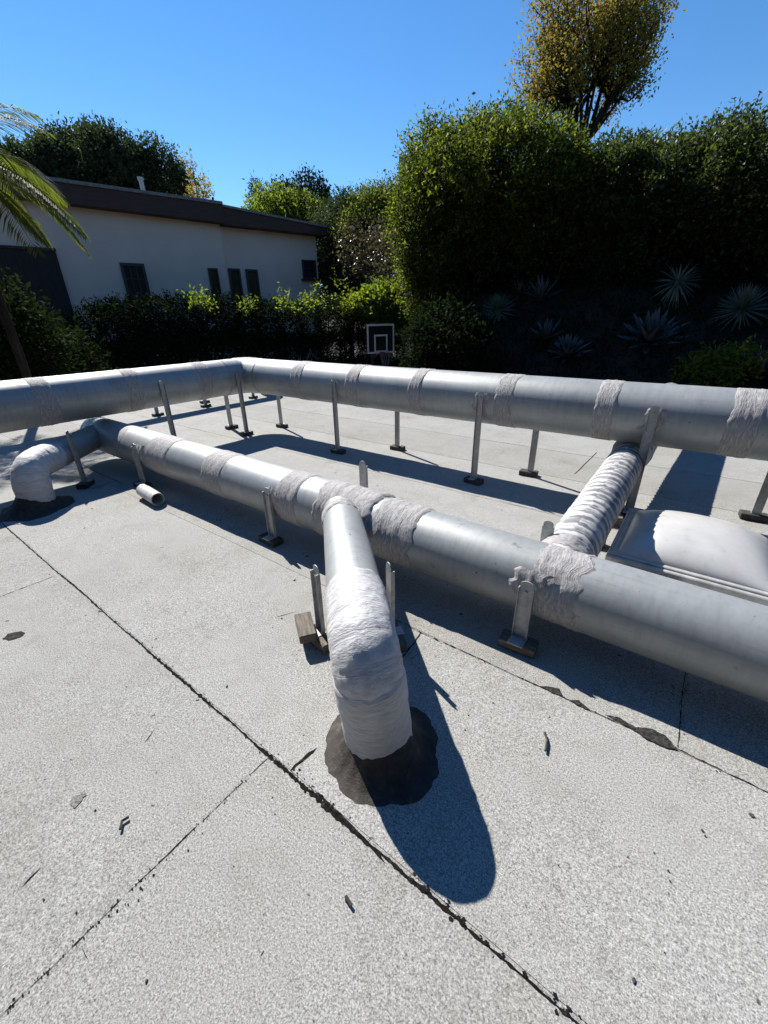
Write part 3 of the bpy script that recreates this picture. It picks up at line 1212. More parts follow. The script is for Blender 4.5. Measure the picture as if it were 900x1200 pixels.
yn, yf = CY - RF_ - 0.008, CY + RF_ + 0.008
strut(-3.67, yn, 0.94, 0, 'tall strut on the near side of the raised duct, just right of its corner')
strut(-1.73, yn, 0.94, 0, 'tall strut at the middle of the raised duct, left of the wrapped duct')
strut(-0.272, yn, 0.95, 0, 'tall strut behind the skylight corner, beside the wrapped duct', w=0.06)
strut(-5.40, yf, 0.80, 180, 'strut on the far side just right of the raised duct corner')
strut(-3.09, yf, 0.80, 180, 'thin far-side strut seen under the raised duct below the basketball hoop')
strut(-1.31, yf, 0.80, 180, 'far-side strut under the raised duct, left of the striped wrapped duct')
strut(0.60, yf, 0.80, 180, 'far-side strut of the raised duct standing behind the skylight dome, at the right edge')
xl = CX + RF_ + 0.008
strut(xl, 3.78, 0.92, 90, 'tall strut directly under the corner of the raised duct')
strut(xl, 2.66, 0.93, 90, 'tall dark strut on the left run of the raised duct, crossing behind the low duct')
strut(CX - RF_ - 0.02, 3.88, 0.80, -90, 'far-side strut just left of the corner strut of the raised duct')
for y, lb in ((3.72, 'short strut of the back duct, leftmost of those under the raised duct'), (4.72, 'short strut of the back duct, second from the left'), (5.90, 'short strut of the back duct, by its far end')):
    strut(-8.11, y, 0.55, 90, lb)
strut(-8.52, 4.95, 0.55, -90, 'far-side strut of the small back duct')
yl = YN - 0.207 - 0.010
strut(-4.56, yl, 0.47, 0, 'short strut on the low duct beside the loose white pipe piece', w=0.07)
strut(-2.45, yl, 0.46, 0, 'short strut on the low duct left of the front branch', w=0.07)
strut(-0.47, YN - 0.196 - 0.010, 0.40, 0, 'short strut with a wooden block, nearest on the low duct right of the front branch', 'wood', 0.07)
strut(-1.865, YN + 0.212, 0.66, 180, 'strut head poking up behind the low duct above the front branch')
strut(-0.515, YN + 0.20, 0.56, 180, 'short strut head behind the low duct, left of the wrapped duct')
strut(-1.36, 1.215, 0.47, -15, 'strut with stacked wood on the left of the front branch pipe', 'wood')
strut(-1.045, 1.41, 0.50, 150, 'strut on the right of the front branch pipe, in shade', 'wood')
strut(-5.14, 1.42, 0.60, 45 + 90, 'slim strut in front of the far left branch pipe')
for (x, y, rz, s, lb) in ((-1.43, 1.16, -0.6, (0.20, 0.09, 0.05), 'weathered wooden block under the left strut of the front branch'), (-0.40, 3.17, 0.2, (0.16, 0.10, 0.09), 'wooden block between the wrapped duct and the skylight'), (-0.36, 3.62, 0.1, (0.16, 0.10, 0.09), 'wooden block by the back corner of the skylight')):
    mb = MB()
    mb.box((0, 0, s[2] / 2), s, 0, 0.005)
    o = obj('wood_block', mb.mesh('wood_block'), None, 'wood')
    o.location = (x, y, 0.055 if x < -1 else 0.0)
    o.rotation_euler = (0, 0, rz)
    tag(o, lb, 'wood block', 'wood blocks on the roof')

# ------------------------------------------------------------------ skylight
sk = thing('skylight', 'white domed skylight with a metal frame between the two ducts', 'skylight', (0.21, 3.30, 0))
HW, HD = 0.475, 0.475
mb = MB()
mb.box((0, 0, 0.04), (2 * HW - 0.03, 2 * HD - 0.03, 0.078))
obj('curb', mb.mesh('curb'), sk, 'seam')
mb = MB()
fw = 0.065
for c, s in (((0, -HD + fw / 2, 0.095), (2 * HW, fw, 0.05)), ((0, HD - fw / 2, 0.095), (2 * HW, fw, 0.05)),
             ((-HW + fw / 2, 0, 0.095), (fw, 2 * HD - 2 * fw, 0.05)), ((HW - fw / 2, 0, 0.095), (fw, 2 * HD - 2 * fw, 0.05))):
    mb.box(c, s, 0, 0.006)
for c, s in (((0, -HD + fw * .72, 0.127), (2 * HW - .05, fw * .5, 0.014)), ((0, HD - fw * .72, 0.127), (2 * HW - .05, fw * .5, 0.014)),
             ((-HW + fw * .72, 0, 0.127), (fw * .5, 2 * HD - 2 * fw, 0.014)), ((HW - fw * .72, 0, 0.127), (fw * .5, 2 * HD - 2 * fw, 0.014))):
    mb.box(c, s, 0, 0.004)
obj('frame', mb.mesh('frame'), sk, 'frame')
mb = MB()
n = 48
A, B = HW - fw * 0.9, HD - fw * 0.9
for j in range(n + 1):
    for i in range(n + 1):
        u, v = -1 + 2 * i / n, -1 + 2 * j / n
        # squeeze the samples towards the rim, where the dome is steep
        u, v = math.sin(u * math.pi / 2), math.sin(v * math.pi / 2)
        z = 0.165 * max(0, (1 - abs(u) ** 2.4)) ** 0.62 * max(0, (1 - abs(v) ** 2.4)) ** 0.62
        mb.v.append(Vector((u * A, v * B, 0.131 + z)))
for j in range(n):
    for i in range(n):
        q = j * (n + 1) + i
        mb.face([q, q + 1, q + n + 2, q + n + 1])
obj('dome', mb.mesh('dome', True), sk, 'dome')
# bent sheet metal scrap against the skylight
mb = MB()
mb.box((0, 0, 0.05), (0.16, 0.006, 0.10))
mb.box((0, 0.04, 0.003), (0.16, 0.08, 0.005))
o = obj('metal_scrap', mb.mesh('metal_scrap'), None, 'strut')
o.location = (-0.36, 2.66, 0)
o.rotation_euler = (0, 0, 0.1)
tag(o, 'bent scrap of sheet metal behind the low duct at the skylight', 'metal scrap')

# loose white pipe piece
mb = MB()
n = 28
L, R0, R1 = 0.34, 0.064, 0.055
for x, r in ((0, R1), (0, R0), (L, R0), (L, R1), (0.02, R1)):
    for k in range(n):
        th = 2 * math.pi * k / n
        mb.v.append(Vector((x, math.cos(th) * r, math.sin(th) * r)))
for j in range(4):
    for k in range(n):
        mb.face([j * n + k, (j + 1) * n + k, (j + 1) * n + (k + 1) % n, j * n + (k + 1) % n][::-1])
mb.face([4 * n + k for k in range(n)])
o = obj('pipe_offcut', mb.mesh('pipe_offcut', True, 40), None, 'white')
o.location = (-4.27, 1.64, 0.073)
o.rotation_euler = (0.0, 0.03, math.radians(-4))
tag(o, 'short white pipe piece lying open ended on the roof by the low duct', 'pipe piece')

# ================================================================== ground and hill


def sstep(t):
    t = max(0.0, min(1.0, t))
    return t * t * (3 - 2 * t)


def ground_h(x, y):
    s1 = max(0.0, min(1.0, (math.hypot(x, y) - 10.2) / 6.5)) * 5.8 * sstep((y - 6) / 4) * sstep((x + 10.0) / 3.0)
    s2 = sstep((y - 21.5) / 14) * 4.2 * sstep((40 + x) / 25)
    s3 = sstep((-x - 24) / 30) * 2.0
    s4 = sstep((math.hypot(x, y) - 45) / 60) * 5
    return -3 + max(s1, s2, s3) + s4 + 0.18 * nz(x * 0.4, y * 0.4) * sstep((math.hypot(x, y) - 11) / 3)


def axis(lo_, hi_, a, b, fine, grow):
    v = [a]
    while v[-1] < b:
        v.append(v[-1] + fine)
    d = fine
    while v[-1] < hi_:
        d *= grow
        v.append(v[-1] + d)
    d = fine
    while v[0] > lo_:
        d *= grow
        v.insert(0, v[0] - d)
    return v


mb = MB()
gx, gy = axis(-900, 900, -30, 14, 0.8, 1.25), axis(-900, 900, 8, 34, 0.6, 1.25)
for y in gy:
    for x in gx:
        mb.v.append(Vector((x, y, ground_h(x, y))))
for j in range(len(gy) - 1):
    for i in range(len(gx) - 1):
        q = j * len(gx) + i
        mb.face([q, q + 1, q + len(gx) + 1, q + len(gx)])
tag(obj('ground', mb.mesh('ground', True), None, 'soil'), kind='structure')


def on_ground(px, py, d0=10.0, d1=45.0):
    d = d0
    while d < d1:
        p = at(px, py, d)
        if p.z <= ground_h(p.x, p.y):
            return p
        d += 0.1
    p = at(px, py, d0)
    return p


# ================================================================== neighbour's house
UA = math.radians(72)
C0 = Vector((-22.65, 7.95, -2.9))
hs = thing('house', 'pale stucco house with dark brown eaves behind the hedge', 'house', C0, UA)
zz = lambda z: z + 2.9


def prism(mb, s0, s1, y0, y1, zb0, zb1, zt0, zt1):
    i = len(mb.v)
    for s, b, t in ((s0, zb0, zt0), (s1, zb1, zt1)):
        for y in (y0, y1):
            mb.v.append(Vector((s, y, zz(b))))
            mb.v.append(Vector((s, y, zz(t))))
    # order per s: (y0,b) (y0,t) (y1,b) (y1,t)
    for q in ((0, 4, 5, 1), (2, 3, 7, 6), (0, 1, 3, 2), (4, 6, 7, 5), (1, 5, 7, 3), (0, 2, 6, 4)):
        mb.face([i + k for k in q])


mb = MB()
prism(mb, -5.5, 6.85, 0, 8, -3.3, -3.3, 6.2, 6.1)
obj('wall', mb.mesh('wall'), hs, 'stucco')
mb = MB()
prism(mb, 6.852, 12.05, 0.22, 8, -3.3, -3.3, 6.0, 5.9)
obj('wall', mb.mesh('wall'), hs, 'stucco')
mb = MB()
prism(mb, -6.2, 6.9, -0.55, 8.4, 6.02, 5.76, 6.62, 6.46)
rf1 = obj('fascia', mb.mesh('fascia'), hs, 'fascia')
mb = MB()
prism(mb, 6.902, 12.45, -0.42, 8.4, 5.73, 5.68, 6.40, 6.02)
obj('fascia', mb.mesh('fascia'), hs, 'fascia')
mb = MB()
prism(mb, -6.3, 6.95, -0.62, 8.5, 6.622, 6.462, 6.74, 6.58)
rr = obj('roof', mb.mesh('roof'), hs, 'gravel')
mb = MB()
prism(mb, 6.952, 12.55, -0.49, 8.5, 6.402, 6.022, 6.50, 6.12)
obj('roof', mb.mesh('roof'), hs, 'gravel')
mb = MB()
mb.tube([Vector((4.3, 2.6, zz(6.6))), Vector((4.25, 2.6, zz(7.75)))], 0.10, 12)
mb.tube([Vector((4.25, 2.6, zz(7.7))), Vector((4.25, 2.6, zz(7.8)))], 0.13, 12)
obj('flue', mb.mesh('flue', True, 40), rr, 'strut')
mb = MB()
mb.tube([Vector((6.9, 0.6, zz(6.5))), Vector((6.9, 0.6, zz(6.95)))], 0.05, 8)
obj('vent_pipe', mb.mesh('vent_pipe', True, 40), rr, 'seam')


def window(s0, s1, z0, z1, y=0.0, bars=0, fr=0.11, sill=False):
    mb = MB()
    cs, cz = (s0 + s1) / 2, (z0 + z1) / 2
    for c, sz in (((cs, y - 0.03, zz(z1 - fr / 2)), (s1 - s0, 0.10, fr)), ((cs, y - 0.03, zz(z0 + fr / 2)), (s1 - s0, 0.10, fr)),
                  ((s0 + fr / 2, y - 0.03, zz(cz)), (fr, 0.10, z1 - z0 - 2 * fr)), ((s1 - fr / 2, y - 0.03, zz(cz)), (fr, 0.10, z1 - z0 - 2 * fr))):
        mb.box(c, sz)
    if bars:
        for k in range(1, bars):
            mb.box((s0 + fr + (s1 - s0 - 2 * fr) * k / bars, y - 0.02, zz(cz)), (0.035, 0.05, z1 - z0 - 2 * fr))
        mb.box((cs, y - 0.02, zz(z0 + (z1 - z0) * 0.55)), (s1 - s0 - 2 * fr, 0.045, 0.035))
    w = obj('window', mb.mesh('window'), hs, 'wframe')
    mb = MB()
    mb.box((cs, y - 0.004, zz(cz)), (s1 - s0 - 2 * fr + 0.02, 0.02, z1 - z0 - 2 * fr + 0.02))
    obj('pane', mb.mesh('pane'), w, 'glass')
    if sill:
        mb = MB()
        mb.box((cs, y - 0.07, zz(z0 - 0.045)), (s1 - s0 + 0.2, 0.18, 0.09))
        obj('sill', mb.mesh('sill'), w, 'wframe')


window(2.2, 3.17, 2.62, 3.98, 0, 3, sill=True)
window(5.93, 6.40, 1.9, 3.93, 0, 0, 0.06)
window(6.98, 7.58, 1.7, 3.98, 0.22, 0, 0.09)
window(7.86, 8.50, 1.7, 3.98, 0.22, 0, 0.09)
window(11.08, 11.92, 3.64, 4.56, 0.22, 2, 0.08, sill=True)
mb = MB()
mb.box((-1.75, -0.06, zz(0.7)), (3.5, 0.10, 7.2))
dr = obj('door', mb.mesh('door'), hs, 'timber')
mb = MB()
for k in range(9):
    mb.box((-3.4 + 0.42 * k, -0.125, zz(0.7)), (0.03, 0.03, 7.15))
mb.box((-1.75, -0.135, zz(4.32)), (3.56, 0.05, 0.10))
obj('door_trim', mb.mesh('door_trim'), dr, 'fascia')

# small distant house top above the big shrub on the left
fh = at(494, 200, 44)
ng = ground_h(fh.x, fh.y)
hh = thing('hill_house', 'corner of a grey flat roofed house showing above the big bush', 'house', (fh.x, fh.y, ng), math.radians(35))
hz = at(494, 187, 44).z - ng
mb = MB()
mb.box((0.9, 2, hz / 2 - 0.4), (4.6, 5, hz - 0.8))
obj('wall', mb.mesh('wall'), hh, 'plaster')
mb = MB()
mb.box((0.8, 2, hz - 0.35), (5.4, 5.8, 0.85))
obj('roof', mb.mesh('roof'), hh, 'plaster')

# ================================================================== basketball hoop
hp = at(446, 397, 18.0)
gh = ground_h(hp.x, hp.y)
nv = Vector((0.905, -0.425, 0)).normalized()
hoop = thing('basketball_hoop', 'black basketball backboard with white lines on a pole before the hedge', 'basketball hoop', (hp.x, hp.y, gh), math.atan2(nv.y, nv.x))
bz = hp.z - gh          # local: +X faces the court, Y along the board
mb = MB()
mb.box((0, 0, bz), (0.04, 1.24, 1.10), 0, 0.006)
obj('backboard', mb.mesh('backboard'), hoop, 'board')
mb = MB()
lw = 0.065
for (w, h, cz) in ((1.22, 1.08, 0.0), (0.60, 0.66, -0.17)):
    for c, s in (((0.024, 0, bz + cz + h / 2 - lw / 2), (0.006, w, lw)), ((0.024, 0, bz + cz - h / 2 + lw / 2), (0.006, w, lw)),
                 ((0.024, w / 2 - lw / 2, bz + cz), (0.006, lw, h - 2 * lw)), ((0.024, -w / 2 + lw / 2, bz + cz), (0.006, lw, h - 2 * lw))):
        mb.box(c, s)
obj('backboard_line', mb.mesh('backboard_line'), hoop, 'line')
mb = MB()
rp = [Vector((0.40 + 0.23 * math.cos(2 * math.pi * k / 24), 0.23 * math.sin(2 * math.pi * k / 24), bz - 0.52)) for k in range(25)]
mb.tube(rp, 0.014, 6)
mb.box((0.10, 0, bz - 0.52), (0.16, 0.12, 0.05))
rim = obj('rim', mb.mesh('rim', True, 40), hoop, 'rim')
mb = MB()
for k in range(12):
    for sg in (1, -1):
        pts = []
        for j in range(5):
            t = j / 4
            th = 2 * math.pi * (k + sg * 1.2 * t) / 12
            r = 0.22 - 0.10 * t
            pts.append(Vector((0.40 + r * math.cos(th), r * math.sin(th), bz - 0.53 - 0.42 * t)))
        mb.tube(pts, 0.006, 4)
obj('net', mb.mesh('net'), hoop, 'net')
mb = MB()
mb.tube([Vector((-0.75, 0, 0)), Vector((-0.75, 0, bz - 0.5))], 0.06, 10)
mb.tube([Vector((-0.75, 0, bz - 0.55)), Vector((-0.03, 0, bz - 0.1))], 0.035, 8)
mb.tube([Vector((-0.75, 0, bz - 0.9)), Vector((-0.03, 0, bz - 0.45))], 0.035, 8)
obj('pole', mb.mesh('pole', True, 40), hoop, 'pole')

# ================================================================== hedge before the house
hd = thing('hedge', 'long dark clipped hedge before the pale house', 'hedge', (at(300, 380, 21).x, at(300, 380, 21).y, -3))
O5 = Vector(hd.location)
hl = []
HP = [(118, 382, 19.2), (150, 373, 19.5), (200, 369, 19.8), (250, 367, 20.2), (300, 371, 20.6), (350, 373, 21.0), (400, 366, 21.8), (450, 372, 22.6), (500, 378, 23.0), (545, 384, 23.2)]
for (x0, y0, D0), (x1, y1, D1) in zip(HP, HP[1:]):
    for j in range(2):
        t = j / 2
        p = at(x0 + (x1 - x0) * t, y0 + (y1 - y0) * t, D0 + (D1 - D0) * t)
        for zc in (p.z - 0.35, p.z - 1.7, p.z - 3.0):
            hl.append((p.x - O5.x, p.y - O5.y, zc - O5.z, 1.25, 1.25, 1.0))
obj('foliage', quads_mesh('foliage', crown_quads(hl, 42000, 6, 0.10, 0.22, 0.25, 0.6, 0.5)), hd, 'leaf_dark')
mb = MB()
for k in range(0, len(hl), 6):
    a = hl[k]
    mb.tube([Vector((a[0], a[1], 0)), Vector((a[0] + .1, a[1], 1.5)), Vector((a[0], a[1] + .1, zz(a[2]) - 3.2))], [0.07, 0.05, 0.02], 6)
obj('stem', mb.mesh('stem'), hd, 'bark')

# sprigs of new growth along the hedge top
for i, (px, py, D, w, h, lb) in enumerate(((228, 352, 18.6, .32, .32, 'pale leafy sprig on the hedge below the slim left window'), (240, 354, 18.7, .22, .25, 'small pale sprig on the hedge top beside a larger one'), (289, 358, 19.3, .25, .22, 'pale sprig on the hedge under the second slim window'),
                                           (333, 352, 19.7, .35, .55, 'dark upright shoot on the hedge between slim and square windows'), (355, 357, 19.9, .35, .35, 'bright leafy sprig on the hedge left of the square window'), (372, 350, 20.1, .35, .55, 'tall bright sprig on the hedge below the square window'),
                                           (402, 342, 20.4, .42, .85, 'tall yellow green shoot at the right end of the pale house'))):
    p = at(px, py, D)
    tree('hedge_sprig', lb, 'shoot', (p.x, p.y, p.z - h * 1.2), [(p.x, p.y, p.z, w, w, h)], 'leaf_lit', 26, 6, 0.12, 0.015, 'shoots on top of the hedge', up=0.9, sprig_len=0.25, fill=0.2)

# ================================================================== shrubs and trees
# bright shrub right of the hedge
L = [lobe(448, 356, 21.0, 0.9, 0.8, 0.6), lobe(478, 350, 20.8, 0.9, 0.8, 0.7), lobe(502, 358, 20.4, 0.8, 0.8, 0.7), lobe(470, 370, 20.8, 1.0, .8, .5), lobe(424, 362, 21.4, 0.7, .7, .4), lobe(488, 332, 20.6, .5, .5, .5)]
b = L[3]
tree('bright_shrub', 'sunlit yellow green shrub above the basketball hoop', 'shrub', (b[0], b[1], ground_h(b[0], b[1])), L, 'leaf_lit', 3600, 7, 0.17, 0.08, None, up=0.5, sprig_len=0.35, fill=0.5)
# bare brush behind it
L = [lobe(452, 305, 23.5, 1.5, 1, 1.0), lobe(430, 292, 25, 1.3, 1, 1.0), lobe(472, 322, 22, 1.1, 1, .7)]
b = L[0]
tree('dry_brush', 'dry brown brush on the slope behind the bright shrub', 'shrub', (b[0], b[1], ground_h(b[0], b[1]) - .1), L, 'leaf_dry', 1900, 6, 0.15, 0.06, None, up=0.2, sprig_len=0.6, fill=0.3)
# big bush, left part of the green wall
L = [lobe(512, 235, 17.0, 1.0, 1.2, 1.1), lobe(545, 217, 16.0, 1.2, 1.4, 1.1), lobe(585, 205, 15.8, 1.3, 1.5, 1.0), lobe(622, 210, 15.9, 1.2, 1.5, 1.0), lobe(652, 224, 16.2, 1.0, 1.4, .9), lobe(530, 200, 17.4, .6, .6, .7), lobe(565, 185, 17.2, .6, .6, .6), lobe(608, 178, 17.2, .6, .6, .6),
     lobe(508, 285, 16.6, 1.0, 1.2, 1.2), lobe(545, 275, 16.8, 1.2, 1.0, 1.4), lobe(600, 268, 16.8, 1.5, 1.0, 1.4), lobe(650, 268, 16.9, 1.2, 1.0, 1.4),
     lobe(535, 325, 17.0, 1.1, 1.1, 1.0), lobe(492, 255, 17.2, 0.6, .7, .7), lobe(500, 315, 16.9, 0.6, .7, .6), lobe(575, 308, 17.0, 1.3, 1.0, .9), lobe(630, 306, 17.0, 1.3, 1.0, .8), lobe(515, 352, 17.2, .9, .8, .8), lobe(550, 345, 17.2, .9, .8, .8), lobe(490, 335, 17.2, .6, .6, .7)]
for qx, qy in ((500, 178), (520, 168), (548, 162), (570, 156), (600, 152), (625, 165), (482, 222), (476, 248), (486, 275)):
    L.append(lobe(qx, qy + random.uniform(8, 20), 17 + random.uniform(-.5, .5), random.uniform(.3, .5), .45, random.uniform(.35, .7)))
b = L[10]
tree('big_bush', 'huge rounded willowy bush standing left of the autumn tree', 'bush', (b[0], b[1] + .8, ground_h(b[0], b[1] + .8) - .1), L, 'leaf_bush', 22000, 11, 0.105, 0.28, None, up=0.7, sprig_len=0.55, fill=0.55, clump=1.3, thin=-0.16)
# wispy twigs over its top left
# tall hedge trees, right part
L = [lobe(688, 240, 16.6, 1.0, 1.4, 1.0), lobe(720, 228, 16.5, 1.1, 1.5, 1.0), lobe(760, 228, 16.4, 1.1, 1.5, 1.0), lobe(742, 205, 17.8, .6, .7, .6), lobe(740, 290, 17.0, 1.5, 1.3, 1.4), lobe(690, 295, 17.2, 1.4, 1.3, 1.3), lobe(700, 268, 17.2, 1.1, 1.0, 1.1), lobe(755, 268, 17.2, 1.1, 1.0, 1.1), lobe(780, 222, 17.5, .8, .9, .8)]
for qx, qy in ((712, 182), (728, 176), (756, 182), (785, 190)):
    L.append(lobe(qx, qy + random.uniform(8, 20), 17.6, random.uniform(.3, .5), .45, random.uniform(.3, .6)))
b = L[4]
tree('tall_hedge', 'tall leafy hedge tree at the foot of the autumn tree', 'hedge', (b[0], b[1] + .8, ground_h(b[0], b[1] + .8) - .1), L, 'leaf_hedge', 17000, 9, 0.11, 0.22, 'tall hedge trees on the slope', up=0.7, sprig_len=0.45, fill=0.55, clump=1.3, thin=-0.16)
L = [lobe(808, 222, 16.3, 1.1, 1.5, 1.0), lobe(845, 215, 16.2, 1.2, 1.5, 1.1), lobe(885, 216, 16.0, 1.3, 1.5, 1.1), lobe(940, 212, 16.0, 1.4, 1.5, 1.3), lobe(800, 288, 17.2, 1.4, 1.0, 1.4), lobe(850, 284, 17.2, 1.4, 1.0, 1.5), lobe(900, 282, 17.1, 1.5, 1.0, 1.5), lobe(955, 278, 17.0, 1.6, 1.0, 1.6), lobe(820, 262, 17.0, 1.1, 1.0, 1.1), lobe(880, 258, 17.0, 1.2, 1.0, 1.2), lobe(865, 192, 17.2, .6, .7, .6), lobe(908, 188, 17.2, .7, .8, .7)]
b = L[5]
tree('tall_hedge', 'tall dark hedge tree at the right edge of the slope', 'hedge', (b[0], b[1] + .8, ground_h(b[0], b[1] + .8) - .1), L, 'leaf_hedge', 21000, 9, 0.11, 0.22, 'tall hedge trees on the slope', up=0.7, sprig_len=0.45, fill=0.55, clump=1.3, thin=-0.16)
# shaded understory along the foot of the hedge trees
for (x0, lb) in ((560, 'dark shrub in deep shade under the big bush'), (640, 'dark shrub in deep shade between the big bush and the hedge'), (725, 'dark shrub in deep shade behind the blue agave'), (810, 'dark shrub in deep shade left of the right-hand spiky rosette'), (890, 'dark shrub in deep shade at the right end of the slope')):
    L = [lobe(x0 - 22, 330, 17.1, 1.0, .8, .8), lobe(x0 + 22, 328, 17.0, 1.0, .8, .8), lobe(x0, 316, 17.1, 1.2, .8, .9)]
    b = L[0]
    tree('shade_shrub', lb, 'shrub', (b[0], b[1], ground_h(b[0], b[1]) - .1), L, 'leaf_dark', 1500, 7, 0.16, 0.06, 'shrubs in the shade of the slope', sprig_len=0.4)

for (x0, y0, D0, lb) in ((508, 410, 13.5, 'dark shrub added over lit slope just right of the basketball hoop'), (536, 404, 13.3, 'dark shrub added over lit slope between the hoop and the left spiky rosette')):  # dark shrubs added to cover sunlit slope that should read as shade
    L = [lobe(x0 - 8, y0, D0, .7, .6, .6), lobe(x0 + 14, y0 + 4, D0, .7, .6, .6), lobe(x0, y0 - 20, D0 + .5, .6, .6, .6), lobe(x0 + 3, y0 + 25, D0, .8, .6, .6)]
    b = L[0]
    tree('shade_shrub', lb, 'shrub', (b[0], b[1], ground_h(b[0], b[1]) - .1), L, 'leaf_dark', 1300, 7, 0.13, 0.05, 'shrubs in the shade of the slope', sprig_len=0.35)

# trees behind the house
DT = 37.0
L = [lobe(75, 209, DT, 1.9, 2.2, 1.5), lobe(105, 197, DT, 2.0, 2.2, 1.6), lobe(145, 196, DT, 2.0, 2.2, 1.6), lobe(178, 204, DT, 1.6, 1.9, 1.4), lobe(125, 210, DT, 3.2, 2.6, 2.0), lobe(65, 215, DT, 2.0, 2.1, 1.6), lobe(185, 215, DT, 1.3, 1.7, 1.2), lobe(45, 205, DT, 1.0, 1.5, 1.0)]
b = L[4]
tree('round_tree', 'broad dark round crowned tree behind the pale house', 'tree', (b[0], b[1], ground_h(b[0], b[1])), L, 'leaf_far', 14000, 8, 0.21, 0.35, None, up=0.4, sprig_len=0.7, fill=0.55, clump=0.55, thin=-0.2)
L = [lobe(229, 216, 32, .4, .4, 1.1), lobe(240, 226, 32, .4, .4, .8), lobe(233, 236, 32, .6, .6, .6)]
b = L[2]
tree('slim_tree', 'small thin pale tree standing beside the round dark tree', 'tree', (b[0], b[1], ground_h(b[0], b[1])), L, 'leaf_autumn', 190, 5, 0.17, 0.06, None, up=1.2, sprig_len=0.5, fill=0.1)
for px, py, D, rx, rz, mt, n, lb in ((306, 240, 46, .7, 1.6, 'leaf_dark', 330, 'tiny dark conifer tip left above the house roof'), (335, 238, 46, 1.4, 1.4, 'leaf_dark', 700, 'dark bushy treetop second above the house roof'), (365, 235, 42, 1.3, 1.5, 'leaf_dark', 800, 'dark treetop above the right end of the house roof'),
                                     (322, 252, 34, 1.6, 1.1, 'leaf_lit', 900, 'bright green bush peeping over the house roof'), (348, 258, 33, 1.5, 1.2, 'leaf_bush', 900, 'green bush over the lower end of the house roof')):
    L = [lobe(px, py, D, rx, rx, rz), lobe(px + 4, py + 14, D, rx * 1.2, rx * 1.1, rz)]
    b = L[0]
    tree('treetop', lb, 'tree', (b[0], b[1], ground_h(b[0], b[1])), L, mt, n, 6, 0.26, 0.12, 'trees beyond the house roof', up=0.7, sprig_len=0.6)
L = [lobe(386, 335, 31.5, 1.3, 1.1, 1.8), lobe(384, 300, 31.5, 1.1, 1.1, 1.3), lobe(398, 275, 29, 1.2, 1.4, 1.4), lobe(416, 268, 28, 1.3, 1.4, 1.4), lobe(410, 310, 28, 1.4, 1.5, 1.9), lobe(425, 290, 27, 1.4, 1.4, 1.6), lobe(406, 342, 27.5, 1.2, 1.3, 1.6)]
b = L[4]
tree('grey_tree', 'dull grey green tree right of the house end wall', 'tree', (b[0], b[1], ground_h(b[0], b[1])), L, 'leaf_far', 7500, 7, 0.16, 0.2, None, up=0.5, sprig_len=0.6, fill=0.5)
L = [lobe(436, 262, 27, 1.1, 1.2, 1.2), lobe(455, 258, 26.5, 1.0, 1.1, 1.3), lobe(450, 285, 26, 1.4, 1.3, 1.0), lobe(430, 275, 26.5, 1.2, 1.3, 1.0)]
b = L[2]
tree('dark_tree', 'dark leafy tree between the grey tree and the big bush', 'tree', (b[0], b[1], ground_h(b[0], b[1])), L, 'leaf_bush', 6500, 7, 0.14, 0.2, None, up=0.5, sprig_len=0.6, fill=0.5)

# autumn tree: many upright limbs fanning from a low fork
AD = 27.0
base = at(680, 190, AD)
gb = ground_h(base.x, base.y)
rt = thing('autumn_tree', 'tall golden leaved tree with many upright branches above the hedge', 'tree', (base.x, base.y, gb))
B0 = Vector((base.x, base.y, gb))
fork = at(681, 172, AD) - B0
ec = at(689, 70, AD) - B0
erx = (at(607, 60, AD) - at(788, 60, AD)).length / 2 * 0.90
erz = (at(697, -32, AD).z - at(697, 160, AD).z) / 2
br = [([Vector((0, 0, 0)), fork * .5 + Vector((.06, 0, 0)), fork], [0.36, 0.31, 0.27])]
stubs = []
for i in range(14):                         # stout limbs fanning out of the fork
    a = 2.39996 * i
    e = fork + Vector((math.cos(a), math.sin(a), 0)) * random.uniform(.5, 1.5) + Vector((0, 0, random.uniform(1.0, 2.4)))
    c = fork + Vector((math.cos(a), math.sin(a), 0)) * .55 + Vector((0, 0, .35))
    pts = [(1 - t) ** 2 * fork + 2 * t * (1 - t) * c + t * t * e for t in (0, .25, .5, .75, 1)]
    k_ = random.uniform(.55, 1)
    br.append((pts, [.16 * k_, .14 * k_, .12 * k_, .10 * k_, .075 * k_]))
    stubs.append(e)
tips = []
for i in range(185):
    while True:
        dv = Vector((random.gauss(0, 1), random.gauss(0, 1), random.gauss(0, 1))).normalized()
        if dv.z > -.72:
            break
    rr0 = random.uniform(.62, 1.0) if i > 25 else random.uniform(.3, .6)
    q = ec + Vector((dv.x * erx, dv.y * erx, dv.z * erz)) * rr0
    if i <= 25 and q.z < ec.z:
        q.z = ec.z + random.uniform(0, 2)
    s0 = min(stubs, key=lambda e: (e - q).length + random.uniform(0, 1.2))
    ctl = s0.lerp(q, .45) + Vector(((q.x - s0.x) * .22, (q.y - s0.y) * .22, -.10 * (q - s0).length))
    n = 6
    pts = [(1 - t) ** 2 * s0 + 2 * t * (1 - t) * ctl + t * t * q for t in [k / n for k in range(n + 1)]]
    pts = [pts[0]] + [p + Vector((random.gauss(0, .05), random.gauss(0, .05), random.gauss(0, .04))) for p in pts[1:]]
    r0 = random.uniform(.035, .07)
    br.append((pts, [r0 * (1 - .88 * k / n) for k in range(n + 1)]))
    for k in (4, 5, 6, 6):
        p = pts[k]
        od = Vector((dv.x * .5 + random.gauss(0, .35), dv.y * .5 + random.gauss(0, .35), .75 + random.gauss(0, .2))).normalized()
        q2 = p + od * random.uniform(.4, .95)
        br.append(([p, p.lerp(q2, .5) + Vector((random.gauss(0, .04), random.gauss(0, .04), 0)), q2], [.016, .011, .004]))
        tips.append((p, q2, k / 6))
